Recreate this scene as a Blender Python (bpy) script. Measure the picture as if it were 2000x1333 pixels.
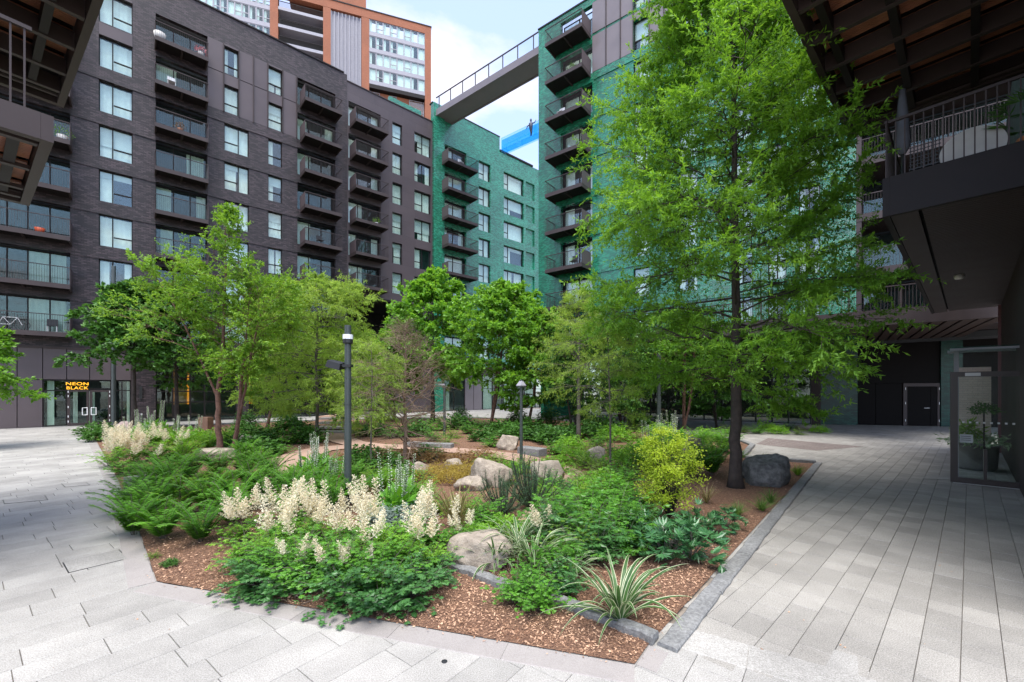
import bpy, math, random
import numpy as np
from mathutils import Vector, Matrix, noise as mnoise
R_ = math.radians
sc = bpy.context.scene
col = sc.collection
for o in list(bpy.data.objects):
    bpy.data.objects.remove(o)
random.seed(7)
rng = np.random.default_rng(7)

# ---------------------------------------------------------------- camera, sky, sun, exposure
EYE = 2.5; FPX = 830.0; HOR = 762.0
cam_d = bpy.data.cameras.new('camera'); cam = bpy.data.objects.new('camera', cam_d); col.objects.link(cam)
cam.location = (0, 0, EYE); cam.rotation_euler = (R_(90), 0, 0)
cam_d.sensor_width = 36; cam_d.lens = FPX / 2000 * 36
cam_d.shift_y = (HOR - 666.5) / 2000
cam_d.clip_start = 0.05; cam_d.clip_end = 2000
sc.camera = cam

SUN_EL, SUN_AZ = 70.0, 184.0          # azimuth measured clockwise from +Y
world = bpy.data.worlds.new('World'); sc.world = world; world.use_nodes = True
nt = world.node_tree; nt.nodes.clear()
out = nt.nodes.new('ShaderNodeOutputWorld'); bg = nt.nodes.new('ShaderNodeBackground')
sky = nt.nodes.new('ShaderNodeTexSky'); sky.sky_type = 'NISHITA'; sky.sun_disc = False
sky.sun_elevation = R_(SUN_EL); sky.sun_rotation = R_(SUN_AZ); sky.air_density = 1.0; sky.dust_density = 1.2; sky.ozone_density = 4.0
bg.inputs[1].default_value = 0.125
tc = nt.nodes.new('ShaderNodeTexCoord'); sx_ = nt.nodes.new('ShaderNodeSeparateXYZ')
nt.links.new(tc.outputs['Generated'], sx_.inputs[0])
def wm(op, a, b):
    n = nt.nodes.new('ShaderNodeMath'); n.operation = op
    for i, v in enumerate((a, b)):
        if isinstance(v, (int, float)): n.inputs[i].default_value = v
        elif v is not None: nt.links.new(v, n.inputs[i])
    return n.outputs[0]
zz = wm('ADD', wm('MAXIMUM', sx_.outputs[2], 0.0), 0.12)
cx = wm('DIVIDE', sx_.outputs[0], zz); cy = wm('DIVIDE', sx_.outputs[1], zz)
cmb = nt.nodes.new('ShaderNodeCombineXYZ'); nt.links.new(cx, cmb.inputs[0]); nt.links.new(cy, cmb.inputs[1]); cmb.inputs[2].default_value = 3.7
mp = nt.nodes.new('ShaderNodeMapping'); nt.links.new(cmb.outputs[0], mp.inputs[0]); mp.inputs['Location'].default_value = (4.3, 1.55, 0); mp.inputs['Scale'].default_value = (1.15, 1.5, 1)
nz = nt.nodes.new('ShaderNodeTexNoise'); nt.links.new(mp.outputs[0], nz.inputs['Vector']); nz.inputs['Scale'].default_value = 1.6; nz.inputs['Detail'].default_value = 9; nz.inputs['Roughness'].default_value = 0.56; nz.inputs['Distortion'].default_value = 0.25
rp = nt.nodes.new('ShaderNodeValToRGB'); nt.links.new(nz.outputs['Fac'], rp.inputs[0])
rp.color_ramp.elements[0].position = 0.45; rp.color_ramp.elements[1].position = 0.66
rp.color_ramp.elements[0].color = (0.27, 0.27, 0.27, 1)
mx = nt.nodes.new('ShaderNodeMix'); mx.data_type = 'RGBA'
nt.links.new(rp.outputs[0], mx.inputs[0]); nt.links.new(sky.outputs[0], mx.inputs[6]); mx.inputs[7].default_value = (2.6, 2.5, 2.95, 1)
nt.links.new(mx.outputs[2], bg.inputs[0]); nt.links.new(bg.outputs[0], out.inputs[0])

sd = bpy.data.lights.new('sun', 'SUN'); sun = bpy.data.objects.new('sun', sd); col.objects.link(sun)
sd.energy = 1.5; sd.angle = R_(45); sd.color = (1, 0.965, 0.9)
sv = Vector((math.sin(R_(SUN_AZ)) * math.cos(R_(SUN_EL)), math.cos(R_(SUN_AZ)) * math.cos(R_(SUN_EL)), math.sin(R_(SUN_EL))))
sun.rotation_euler = sv.to_track_quat('Z', 'Y').to_euler(); sun.location = (0, -5, 60)

vs = sc.view_settings; vs.view_transform = 'Standard'; vs.look = 'None'; vs.gamma = 1; vs.exposure = 2.0; vs.use_curve_mapping = False

# ---------------------------------------------------------------- helpers
def G(px, py):
    d = py - HOR; return ((px - 1000) / d * EYE, FPX * EYE / d)
def H(py, Y): return EYE + (HOR - py) * Y / FPX
def PX(px, Y): return (px - 1000) / FPX * Y

class Frame:
    def __init__(s, O, d, flip=False):
        l = math.hypot(*d); s.O = O; s.d = (d[0] / l, d[1] / l)
        s.n = (s.d[1], -s.d[0])
        if flip: s.n = (-s.n[0], -s.n[1])
    def p(s, a, o, z): return (s.O[0] + s.d[0] * a + s.n[0] * o, s.O[1] + s.d[1] * a + s.n[1] * o, z)
    def s(s, px, o=0.0):                       # distance along the wall where an image column meets it
        k = (px - 1000) / FPX; ox = s.O[0] + s.n[0] * o; oy = s.O[1] + s.n[1] * o
        return (k * oy - ox) / (s.d[0] - k * s.d[1])
    def Y(s, a): return s.O[1] + s.d[1] * a

class MB:
    def __init__(s): s.v = []; s.f = []
    def hexa(s, P):
        b = len(s.v); s.v += [tuple(p) for p in P]
        s.f += [(b, b+3, b+2, b+1), (b+4, b+5, b+6, b+7), (b, b+1, b+5, b+4), (b+1, b+2, b+6, b+5), (b+2, b+3, b+7, b+6), (b+3, b, b+4, b+7)]
    def fb(s, F, a0, a1, o0, o1, z0, z1):
        P = [F.p(a, o, z) for z in (z0, z1) for a, o in ((a0, o0), (a1, o0), (a1, o1), (a0, o1))]
        s.hexa(P)
    def box(s, c, h, rot=0.0):
        ca, sa = math.cos(rot), math.sin(rot); P = []
        for z in (-1, 1):
            for x, y in ((-1, -1), (1, -1), (1, 1), (-1, 1)):
                X, Y = x * h[0], y * h[1]; P.append((c[0] + X * ca - Y * sa, c[1] + X * sa + Y * ca, c[2] + z * h[2]))
        s.hexa(P)
    def poly(s, pts): b = len(s.v); s.v += [tuple(p) for p in pts]; s.f.append(tuple(range(b, b + len(pts))))
    def tube(s, pts, rad, n=6, cap=True):
        pts = [Vector(p) for p in pts]; b = len(s.v); m = len(pts)
        if not hasattr(rad, '__len__'): rad = [rad] * m
        u = None
        for i, p in enumerate(pts):
            t = (pts[min(i+1, m-1)] - pts[max(i-1, 0)]);
            if t.length < 1e-9: t = Vector((0, 0, 1))
            t.normalize()
            if u is None: u = t.orthogonal().normalized()
            else:
                u = u - t * u.dot(t)
                if u.length < 1e-6: u = t.orthogonal()
                u.normalize()
            w = t.cross(u)
            for k in range(n):
                a = 2 * math.pi * k / n; s.v.append(tuple(p + (u * math.cos(a) + w * math.sin(a)) * rad[i]))
        for i in range(m - 1):
            for k in range(n):
                k2 = (k + 1) % n; s.f.append((b + i*n + k, b + i*n + k2, b + (i+1)*n + k2, b + (i+1)*n + k))
        if cap: s.f.append(tuple(b + k for k in range(n))[::-1]); s.f.append(tuple(b + (m-1)*n + k for k in range(n)))
    def lathe(s, c, prof, n=16):
        b = len(s.v)
        for r, z in prof:
            for k in range(n):
                a = 2 * math.pi * k / n; s.v.append((c[0] + r * math.cos(a), c[1] + r * math.sin(a), c[2] + z))
        for i in range(len(prof) - 1):
            for k in range(n):
                k2 = (k + 1) % n; s.f.append((b + i*n + k, b + i*n + k2, b + (i+1)*n + k2, b + (i+1)*n + k))
        s.f.append(tuple(b + k for k in range(n))[::-1]); s.f.append(tuple(b + (len(prof)-1)*n + k for k in range(n)))
    def build(s, name, m, parent=None, smooth=False, loc=None):
        off = WL.get(parent.name, (0, 0, 0)) if parent else (loc or (0, 0, 0))
        me = bpy.data.meshes.new(name)
        if any(off): V = [(v[0] - off[0], v[1] - off[1], v[2] - off[2]) for v in s.v]
        else: V = s.v
        me.from_pydata(V, [], s.f); me.materials.append(m)
        me.polygons.foreach_set('use_smooth', [bool(smooth)] * len(me.polygons))
        me.update()
        o = bpy.data.objects.new(name, me); col.objects.link(o)
        if parent: o.parent = parent; WL[o.name] = off
        else:
            if loc: o.location = loc
            WL[o.name] = off
        return o
WL = {}
def npmesh(name, V, Fq, m, parent=None, attr=None, smooth=False, attr2=None):
    """V (n,3), Fq (m,k) index array of k-gons"""
    V = np.asarray(V, dtype=np.float32); Fq = np.asarray(Fq, dtype=np.int32)
    if parent is not None and any(WL.get(parent.name, (0, 0, 0))): V = V - np.array(WL[parent.name], dtype=np.float32)
    me = bpy.data.meshes.new(name); me.vertices.add(len(V)); me.vertices.foreach_set('co', V.ravel())
    k = Fq.shape[1]; me.loops.add(Fq.size); me.loops.foreach_set('vertex_index', Fq.ravel())
    me.polygons.add(len(Fq)); me.polygons.foreach_set('loop_start', np.arange(0, Fq.size, k, dtype=np.int32))
    me.polygons.foreach_set('loop_total', np.full(len(Fq), k, dtype=np.int32))
    me.polygons.foreach_set('use_smooth', np.full(len(Fq), bool(smooth)))
    me.materials.append(m)
    if attr is not None:
        a = me.attributes.new('rnd', 'FLOAT', 'FACE'); a.data.foreach_set('value', np.asarray(attr, dtype=np.float32))
    if attr2 is not None:
        a = me.attributes.new('uu', 'FLOAT', 'POINT'); a.data.foreach_set('value', np.asarray(attr2, dtype=np.float32))
    me.update(calc_edges=True)
    o = bpy.data.objects.new(name, me); col.objects.link(o)
    if parent is not None: o.parent = parent; WL[o.name] = WL.get(parent.name, (0, 0, 0))
    else: WL[o.name] = (0, 0, 0)
    return o
def tag(o, label=None, cat=None, group=None, kind=None):
    if label: o['label'] = label
    if cat: o['category'] = cat
    if group: o['group'] = group
    if kind: o['kind'] = kind
    return o
def thing(name, label, cat, loc=(0, 0, 0), rz=0.0, group=None):
    o = bpy.data.objects.new(name, None); col.objects.link(o); o.location = loc; o.rotation_euler.z = rz; o.empty_display_size = 0.2
    WL[o.name] = tuple(loc) if rz == 0 else (0, 0, 0)
    return tag(o, label, cat, group)
def copy_tree(o, parent=None):
    c = o.copy(); col.objects.link(c)
    if parent is not None: c.parent = parent
    for ch in o.children: copy_tree(ch, c)
    return c
def up(o, dz):                                  # one more of a part, a storey higher, with its sub-parts
    c = copy_tree(o, o.parent); c.location.z += dz; return c
def text_mesh(name, body, m, parent, size, ext, M, bold=0.0, sp=1.08):
    cu = bpy.data.curves.new(name, 'FONT'); cu.body = body; cu.size = size; cu.extrude = ext; cu.align_x = 'CENTER'; cu.offset = bold; cu.space_character = sp; cu.space_line = 0.8
    t = bpy.data.objects.new(name + '_tmp', cu); col.objects.link(t)
    bpy.context.view_layer.update(); dg = bpy.context.evaluated_depsgraph_get()
    me = bpy.data.meshes.new_from_object(t.evaluated_get(dg)); me.transform(M); bpy.data.objects.remove(t)
    me.materials.clear(); me.materials.append(m)
    o = bpy.data.objects.new(name, me); col.objects.link(o); o.parent = parent
    return o

# ---------------------------------------------------------------- materials
def mat(name, base=(0.5, 0.5, 0.5), rough=0.6, metal=0.0, var=0.0, nscale=3.0, bump=0.0, bscale=40.0, spec=0.5, grime=0.0):
    m = bpy.data.materials.new(name); m.use_nodes = True; t = m.node_tree; p = t.nodes['Principled BSDF']
    p.inputs['Roughness'].default_value = rough; p.inputs['Metallic'].default_value = metal; p.inputs['Specular IOR Level'].default_value = spec
    p.inputs['Base Color'].default_value = (*base, 1)
    c = t.nodes.new('ShaderNodeTexCoord')
    if var > 0:
        n = t.nodes.new('ShaderNodeTexNoise'); n.inputs['Scale'].default_value = nscale; n.inputs['Detail'].default_value = 6; t.links.new(c.outputs['Object'], n.inputs['Vector'])
        r = t.nodes.new('ShaderNodeValToRGB'); r.color_ramp.elements[0].position = 0.3; r.color_ramp.elements[1].position = 0.7
        r.color_ramp.elements[0].color = (*[b * (1 - var) for b in base], 1); r.color_ramp.elements[1].color = (*[min(1, b * (1 + var)) for b in base], 1)
        t.links.new(n.outputs['Fac'], r.inputs[0]); t.links.new(r.outputs[0], p.inputs['Base Color'])
        mr = t.nodes.new('ShaderNodeMapRange'); mr.inputs[3].default_value = max(0, rough - 0.08); mr.inputs[4].default_value = min(1, rough + 0.1); t.links.new(n.outputs['Fac'], mr.inputs[0]); t.links.new(mr.outputs[0], p.inputs['Roughness'])
    if bump > 0:
        n2 = t.nodes.new('ShaderNodeTexNoise'); n2.inputs['Scale'].default_value = bscale; n2.inputs['Detail'].default_value = 5; t.links.new(c.outputs['Object'], n2.inputs['Vector'])
        bn = t.nodes.new('ShaderNodeBump'); bn.inputs['Strength'].default_value = bump; bn.inputs['Distance'].default_value = 0.02; t.links.new(n2.outputs['Fac'], bn.inputs['Height']); t.links.new(bn.outputs[0], p.inputs['Normal'])
    return m
def brick_mat(name, d, c1, c2, mortar, rough, bw=0.24, bh=0.082, gloss_bump=0.0, spec=0.5, msz=0.01, dirt=0.25):
    m = bpy.data.materials.new(name); m.use_nodes = True; t = m.node_tree; p = t.nodes['Principled BSDF']; L = t.links.new
    c = t.nodes.new('ShaderNodeTexCoord'); dt = t.nodes.new('ShaderNodeVectorMath'); dt.operation = 'DOT_PRODUCT'; dt.inputs[1].default_value = (d[0], d[1], 0); L(c.outputs['Object'], dt.inputs[0])
    sp = t.nodes.new('ShaderNodeSeparateXYZ'); L(c.outputs['Object'], sp.inputs[0]); cb = t.nodes.new('ShaderNodeCombineXYZ'); L(dt.outputs['Value'], cb.inputs[0]); L(sp.outputs[2], cb.inputs[1])
    b = t.nodes.new('ShaderNodeTexBrick'); L(cb.outputs[0], b.inputs['Vector']); b.inputs['Scale'].default_value = 1; b.inputs['Brick Width'].default_value = bw; b.inputs['Row Height'].default_value = bh; b.inputs['Mortar Size'].default_value = msz; b.inputs['Mortar Smooth'].default_value = 0.3; b.inputs['Bias'].default_value = -0.2
    b.inputs['Color1'].default_value = (*c1, 1); b.inputs['Color2'].default_value = (*c2, 1); b.inputs['Mortar'].default_value = (*mortar, 1)
    n = t.nodes.new('ShaderNodeTexNoise'); n.inputs['Scale'].default_value = 0.35; n.inputs['Detail'].default_value = 8; n.inputs['Roughness'].default_value = 0.65; L(c.outputs['Object'], n.inputs['Vector'])
    mr = t.nodes.new('ShaderNodeMapRange'); mr.inputs[1].default_value = 0.3; mr.inputs[2].default_value = 0.7; mr.inputs[3].default_value = 1 - dirt; mr.inputs[4].default_value = 1 + dirt; L(n.outputs['Fac'], mr.inputs[0])
    mm = t.nodes.new('ShaderNodeVectorMath'); mm.operation = 'SCALE'; L(b.outputs['Color'], mm.inputs[0]); L(mr.outputs[0], mm.inputs['Scale']); L(mm.outputs[0], p.inputs['Base Color'])
    p.inputs['Roughness'].default_value = rough; p.inputs['Specular IOR Level'].default_value = spec
    bn = t.nodes.new('ShaderNodeBump'); bn.inputs['Strength'].default_value = 0.5; bn.inputs['Distance'].default_value = 0.008; bn.invert = True; L(b.outputs['Fac'], bn.inputs['Height'])
    last = bn
    if gloss_bump > 0:
        b2 = t.nodes.new('ShaderNodeTexNoise'); b2.inputs['Scale'].default_value = 4.5; b2.inputs['Detail'].default_value = 3; L(c.outputs['Object'], b2.inputs['Vector'])
        bn2 = t.nodes.new('ShaderNodeBump'); bn2.inputs['Strength'].default_value = gloss_bump; bn2.inputs['Distance'].default_value = 0.03; L(b2.outputs['Fac'], bn2.inputs['Height']); L(bn.outputs[0], bn2.inputs['Normal']); last = bn2
    L(last.outputs[0], p.inputs['Normal'])
    return m
def leaf_mat(name, dark, light, trans=0.35, rough=0.5, stripe=None, spec=0.4):
    m = bpy.data.materials.new(name); m.use_nodes = True; t = m.node_tree; L = t.links.new; p = t.nodes['Principled BSDF']; o = t.nodes['Material Output']
    a = t.nodes.new('ShaderNodeAttribute'); a.attribute_name = 'rnd'
    oi = t.nodes.new('ShaderNodeObjectInfo')
    c = t.nodes.new('ShaderNodeTexCoord'); n = t.nodes.new('ShaderNodeTexNoise'); n.inputs['Scale'].default_value = 1.3; L(c.outputs['Object'], n.inputs['Vector'])
    ad = t.nodes.new('ShaderNodeMath'); ad.operation = 'MULTIPLY_ADD'; L(n.outputs['Fac'], ad.inputs[0]); ad.inputs[1].default_value = 0.9; 
    s2 = t.nodes.new('ShaderNodeMath'); s2.operation = 'MULTIPLY_ADD'; L(a.outputs['Fac'], s2.inputs[0]); s2.inputs[1].default_value = 0.6; s2.inputs[2].default_value = -0.3; L(s2.outputs[0], ad.inputs[2])
    s3 = t.nodes.new('ShaderNodeMath'); s3.operation = 'MULTIPLY_ADD'; L(oi.outputs['Random'], s3.inputs[0]); s3.inputs[1].default_value = 0.25; L(ad.outputs[0], s3.inputs[2])
    r = t.nodes.new('ShaderNodeValToRGB'); L(s3.outputs[0], r.inputs[0]); r.color_ramp.elements[0].position = 0.15; r.color_ramp.elements[1].position = 0.95
    r.color_ramp.elements[0].color = (*dark, 1); r.color_ramp.elements[1].color = (*light, 1)
    colr = r.outputs[0]
    if stripe:
        u = t.nodes.new('ShaderNodeAttribute'); u.attribute_name = 'uu'
        r2 = t.nodes.new('ShaderNodeValToRGB'); L(u.outputs['Fac'], r2.inputs[0]); r2.color_ramp.interpolation = 'EASE'
        r2.color_ramp.elements[0].position = 0.45; r2.color_ramp.elements[1].position = 0.8; r2.color_ramp.elements[0].color = (0, 0, 0, 1); r2.color_ramp.elements[1].color = (1, 1, 1, 1)
        mxx = t.nodes.new('ShaderNodeMix'); mxx.data_type = 'RGBA'; L(r2.outputs[0], mxx.inputs[0]); L(colr, mxx.inputs[6]); mxx.inputs[7].default_value = (*stripe, 1); colr = mxx.outputs[2]
    L(colr, p.inputs['Base Color']); p.inputs['Roughness'].default_value = rough; p.inputs['Specular IOR Level'].default_value = spec
    tr = t.nodes.new('ShaderNodeBsdfTranslucent'); hs = t.nodes.new('ShaderNodeHueSaturation'); L(colr, hs.inputs['Color']); hs.inputs['Hue'].default_value = 0.485; hs.inputs['Value'].default_value = 1.5; hs.inputs['Saturation'].default_value = 1.05; L(hs.outputs[0], tr.inputs[0])
    mxs = t.nodes.new('ShaderNodeMixShader'); mxs.inputs[0].default_value = trans; L(p.outputs[0], mxs.inputs[1]); L(tr.outputs[0], mxs.inputs[2]); L(mxs.outputs[0], o.inputs[0])
    return m
def glass_mat(name, tint=(0.75, 0.85, 0.85), refl=0.12, rough=0.0, opaque=0.0):
    m = bpy.data.materials.new(name); m.use_nodes = True; t = m.node_tree; L = t.links.new; o = t.nodes['Material Output']; t.nodes.remove(t.nodes['Principled BSDF'])
    tr = t.nodes.new('ShaderNodeBsdfTransparent'); tr.inputs[0].default_value = (*tint, 1); gl = t.nodes.new('ShaderNodeBsdfGlossy'); gl.inputs['Roughness'].default_value = rough; gl.inputs[0].default_value = (0.93, 0.97, 1, 1)
    fr = t.nodes.new('ShaderNodeFresnel'); fr.inputs[0].default_value = 1.5; ad = t.nodes.new('ShaderNodeMath'); ad.operation = 'ADD'; ad.use_clamp = True; L(fr.outputs[0], ad.inputs[0]); ad.inputs[1].default_value = refl
    c = t.nodes.new('ShaderNodeTexCoord'); n = t.nodes.new('ShaderNodeTexNoise'); n.inputs['Scale'].default_value = 0.8; L(c.outputs['Object'], n.inputs['Vector']); bn = t.nodes.new('ShaderNodeBump'); bn.inputs['Strength'].default_value = 0.04; bn.inputs['Distance'].default_value = 0.1; L(n.outputs['Fac'], bn.inputs['Height']); L(bn.outputs[0], gl.inputs['Normal'])
    mx_ = t.nodes.new('ShaderNodeMixShader'); ge_ = t.nodes.new('ShaderNodeNewGeometry'); iv = t.nodes.new('ShaderNodeMath'); iv.operation = 'SUBTRACT'; iv.inputs[0].default_value = 1; L(ge_.outputs['Backfacing'], iv.inputs[1]); mu_ = t.nodes.new('ShaderNodeMath'); mu_.operation = 'MULTIPLY'; L(ad.outputs[0], mu_.inputs[0]); L(iv.outputs[0], mu_.inputs[1]); L(mu_.outputs[0], mx_.inputs[0]); L(tr.outputs[0], mx_.inputs[1]); L(gl.outputs[0], mx_.inputs[2]); L(mx_.outputs[0], o.inputs[0])
    return m
def emit_mat(name, c, s):
    m = bpy.data.materials.new(name); m.use_nodes = True; p = m.node_tree.nodes['Principled BSDF']; p.inputs['Base Color'].default_value = (*c, 1); p.inputs['Emission Color'].default_value = (*c, 1); p.inputs['Emission Strength'].default_value = s
    return m
def stone_mat(name, c1, c2, rough=0.75, scale=220.0, attr=True, blotch=0.12, bump=0.15, vr=(0.88, 1.08), det=2, bd=0.004):
    m = bpy.data.materials.new(name); m.use_nodes = True; t = m.node_tree; L = t.links.new; p = t.nodes['Principled BSDF']
    g = t.nodes.new('ShaderNodeTexCoord')
    n = t.nodes.new('ShaderNodeTexNoise'); n.inputs['Scale'].default_value = scale; n.inputs['Detail'].default_value = det; n.inputs['Roughness'].default_value = 0.5 if det < 5 else 0.72; L(g.outputs['Object'], n.inputs['Vector'])
    r = t.nodes.new('ShaderNodeValToRGB'); L(n.outputs['Fac'], r.inputs[0]); r.color_ramp.elements[0].position = 0.35; r.color_ramp.elements[1].position = 0.65; r.color_ramp.elements[0].color = (*c1, 1); r.color_ramp.elements[1].color = (*c2, 1)
    n2 = t.nodes.new('ShaderNodeTexNoise'); n2.inputs['Scale'].default_value = 0.9; n2.inputs['Detail'].default_value = 7; n2.inputs['Roughness'].default_value = 0.65; L(g.outputs['Object'], n2.inputs['Vector'])
    mr = t.nodes.new('ShaderNodeMapRange'); mr.inputs[1].default_value = 0.3; mr.inputs[2].default_value = 0.7; mr.inputs[3].default_value = 1 - blotch; mr.inputs[4].default_value = 1 + blotch * 0.7; L(n2.outputs['Fac'], mr.inputs[0])
    f = mr.outputs[0]
    if attr:
        a = t.nodes.new('ShaderNodeAttribute'); a.attribute_name = 'rnd'; m2 = t.nodes.new('ShaderNodeMapRange'); m2.inputs[3].default_value = vr[0]; m2.inputs[4].default_value = vr[1]; L(a.outputs['Fac'], m2.inputs[0])
        mu = t.nodes.new('ShaderNodeMath'); mu.operation = 'MULTIPLY'; L(mr.outputs[0], mu.inputs[0]); L(m2.outputs[0], mu.inputs[1]); f = mu.outputs[0]
    s = t.nodes.new('ShaderNodeVectorMath'); s.operation = 'SCALE'; L(r.outputs[0], s.inputs[0]); L(f, s.inputs['Scale']); L(s.outputs[0], p.inputs['Base Color'])
    p.inputs['Roughness'].default_value = rough
    bn = t.nodes.new('ShaderNodeBump'); bn.inputs['Strength'].default_value = bump; bn.inputs['Distance'].default_value = bd; L(n.outputs['Fac'], bn.inputs['Height']); L(bn.outputs[0], p.inputs['Normal'])
    return m
# ================================================================ SETTING: buildings
FA = Frame((-29.4, 30.25), (1, 0.89)); FR = Frame((2.4, 38.4), (0.793, -0.609)); FT = Frame((-28.2, 84.0), (1, 0.343))
FW = Frame((12.5, 10.4), (0.733, 0.680), flip=True); FL = Frame((-10.45, 5.88), (-0.793, 0.609)); FD = Frame((22.2, 31.0), (7.5, -2.0))
FG = Frame(FR.p(0, -5.0, 0)[:2], FR.d)
def FZ(n): return 6.3 + 3.2 * (n - 1)
DARK = brick_mat('dark_brick', FA.d, (0.016, 0.0105, 0.012), (0.075, 0.050, 0.056), (0.008, 0.006, 0.006), 0.5, dirt=0.35, spec=0.45, bh=0.1, bw=0.3, msz=0.014)
GREENB = brick_mat('green_glazed_brick', FA.d, (0.005, 0.14, 0.07), (0.035, 0.38, 0.22), (0.012, 0.075, 0.05), 0.18, gloss_bump=0.3, spec=0.9, dirt=.3)
GREENR = brick_mat('green_glazed_brick_b', FR.d, (0.003, 0.115, 0.055), (0.016, 0.29, 0.15), (0.008, 0.055, 0.035), 0.2, gloss_bump=0.35, spec=0.8, dirt=.35)
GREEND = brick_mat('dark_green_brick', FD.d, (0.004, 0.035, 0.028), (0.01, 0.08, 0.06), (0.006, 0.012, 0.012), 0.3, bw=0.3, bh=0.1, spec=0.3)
PANELB = brick_mat('grey_brown_cladding', FA.d, (0.062, 0.046, 0.049), (0.075, 0.057, 0.060), (0.03, 0.022, 0.024), 0.5, bw=3.1, bh=1.6, msz=0.012, dirt=0.15)
METAL = mat('brown_metal', (0.050, 0.037, 0.036), 0.5, var=0.14, nscale=1.2, spec=0.3)
METALD = mat('dark_metal', (0.017, 0.0135, 0.0135), 0.55, var=0.2, nscale=2, spec=0.2)
METALG = mat('grey_metal_panel', (0.17, 0.145, 0.15), 0.38, var=0.08, nscale=0.8)
PANM = mat('panel_metal', (0.085, 0.064, 0.066), 0.45, var=0.10, nscale=0.7)
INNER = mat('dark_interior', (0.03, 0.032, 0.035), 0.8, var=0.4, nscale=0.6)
GLASS = glass_mat('window_glass', (0.92, 0.97, 0.95), 0.13); GLASSD = glass_mat('shop_glass', (0.76, 0.83, 0.79), 0.10)
CURT = mat('curtain', (0.84, 0.88, 0.82), 0.9, var=0.08, nscale=3); CURT2 = mat('blind', (0.62, 0.68, 0.66), 0.9, var=0.05)
ORB = brick_mat('orange_brick', FT.d, (0.30, 0.095, 0.042), (0.36, 0.125, 0.055), (0.24, 0.09, 0.045), 0.75, dirt=0.12)
WOODD = mat('wood_dark', (0.035, 0.016, 0.011), 0.6, var=0.3, nscale=2.5)
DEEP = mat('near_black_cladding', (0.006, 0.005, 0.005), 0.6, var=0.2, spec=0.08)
WOOD = mat('wood_slat', (0.36, 0.15, 0.085), 0.6, var=0.35, nscale=2.5)
ZINC = mat('zinc', (0.32, 0.31, 0.34), 0.4, var=0.08)
BLACKM = mat('black_steel', (0.018, 0.019, 0.02), 0.45, var=0.2)
WHITEM = mat('white_metal', (0.75, 0.75, 0.74), 0.4, var=0.05)

def curtain(F, a0, a1, z0, z1, o, parent, m=CURT, name='curtain'):
    b = MB(); n = max(4, int(abs(a1 - a0) / 0.09)); off = random.random() * 6
    for k in range(n + 1):
        a = a0 + (a1 - a0) * k / n; oo = o + 0.035 * math.sin(k * 1.9 + off)
        b.v += [F.p(a, oo, z0), F.p(a, oo, z1)]
    for k in range(n): b.f.append((2*k, 2*k+2, 2*k+3, 2*k+1))
    return b.build(name, m, parent, smooth=True)
def window(parent, F, a0, a1, z0, z1, splits=(), bars=(), cur=(), o=-0.18, fm=METALD, gl=None, name='window', fw=0.055, blind=0.0):
    """frame part with pane and curtain sub-parts; splits fractions of width, bars (pane index, fraction of height)"""
    b = MB(); xs = [a0] + [a0 + (a1 - a0) * s for s in splits] + [a1]
    b.fb(F, a0, a1, o - 0.08, o, z0, z0 + fw); b.fb(F, a0, a1, o - 0.08, o, z1 - fw, z1)
    for i, x in enumerate(xs):
        w = fw if i in (0, len(xs) - 1) else fw * 1.3
        l = x if i == 0 else (x - w if i == len(xs) - 1 else x - w / 2)
        b.fb(F, l, l + w, o - 0.08, o + 0.004, z0 + fw, z1 - fw)
    for i, fr in bars: zb = z0 + (z1 - z0) * fr; b.fb(F, xs[i] + fw, xs[i+1] - fw, o - 0.075, o + 0.01, zb - fw * 0.7, zb + fw * 0.7)
    w = b.build(name, fm, parent)
    for i in range(len(xs) - 1):
        p = MB(); p.fb(F, xs[i] + fw * .6, xs[i+1] - fw * .6, o - 0.05, o - 0.042, z0 + fw * .6, z1 - fw * .6); p.build('pane', gl or GLASS, w)
    for (c0, c1) in cur: curtain(F, a0 + (a1 - a0) * c0, a0 + (a1 - a0) * c1, z0 + 0.03, z1 - 0.06, o - 0.28, w)
    if blind: bb = MB(); bb.fb(F, a0, a1, o - 0.2, o - 0.19, z1 - (z1 - z0) * blind, z1); bb.build('blind', CURT2, w)
    return w
CSETS = [((0, .5), (.62, 1)), ((0, 1),), ((0, .3), (.75, 1)), ((.0, .42),), ((0, 1),), ((.3, 1),), ((0, .6), (.6, 1))]
def window_col(parent, F, a0, a1, lv, splits, bars, seed, base=6.3, z0=0.1, z1=2.35, **kw):
    random.seed(seed)
    for n in lv:
        zb = base + 3.2 * (n - 1); cs = random.choice(CSETS)
        window(parent, F, a0, a1, zb + z0, zb + z1, splits, bars, cs, blind=random.choice([0, 0, .2, .35, 0, .6]), **kw)
def wall_cols(b, F, strips, z0, z1, o0=-0.35, o1=0.0):
    """strips: (a0, a1, openings[(za, zb)])"""
    for a0, a1, ops in strips:
        z = z0
        for za, zb in sorted(ops):
            if za > z: b.fb(F, a0, a1, o0, o1, z, za)
            z = zb
        if z < z1: b.fb(F, a0, a1, o0, o1, z, z1)
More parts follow.
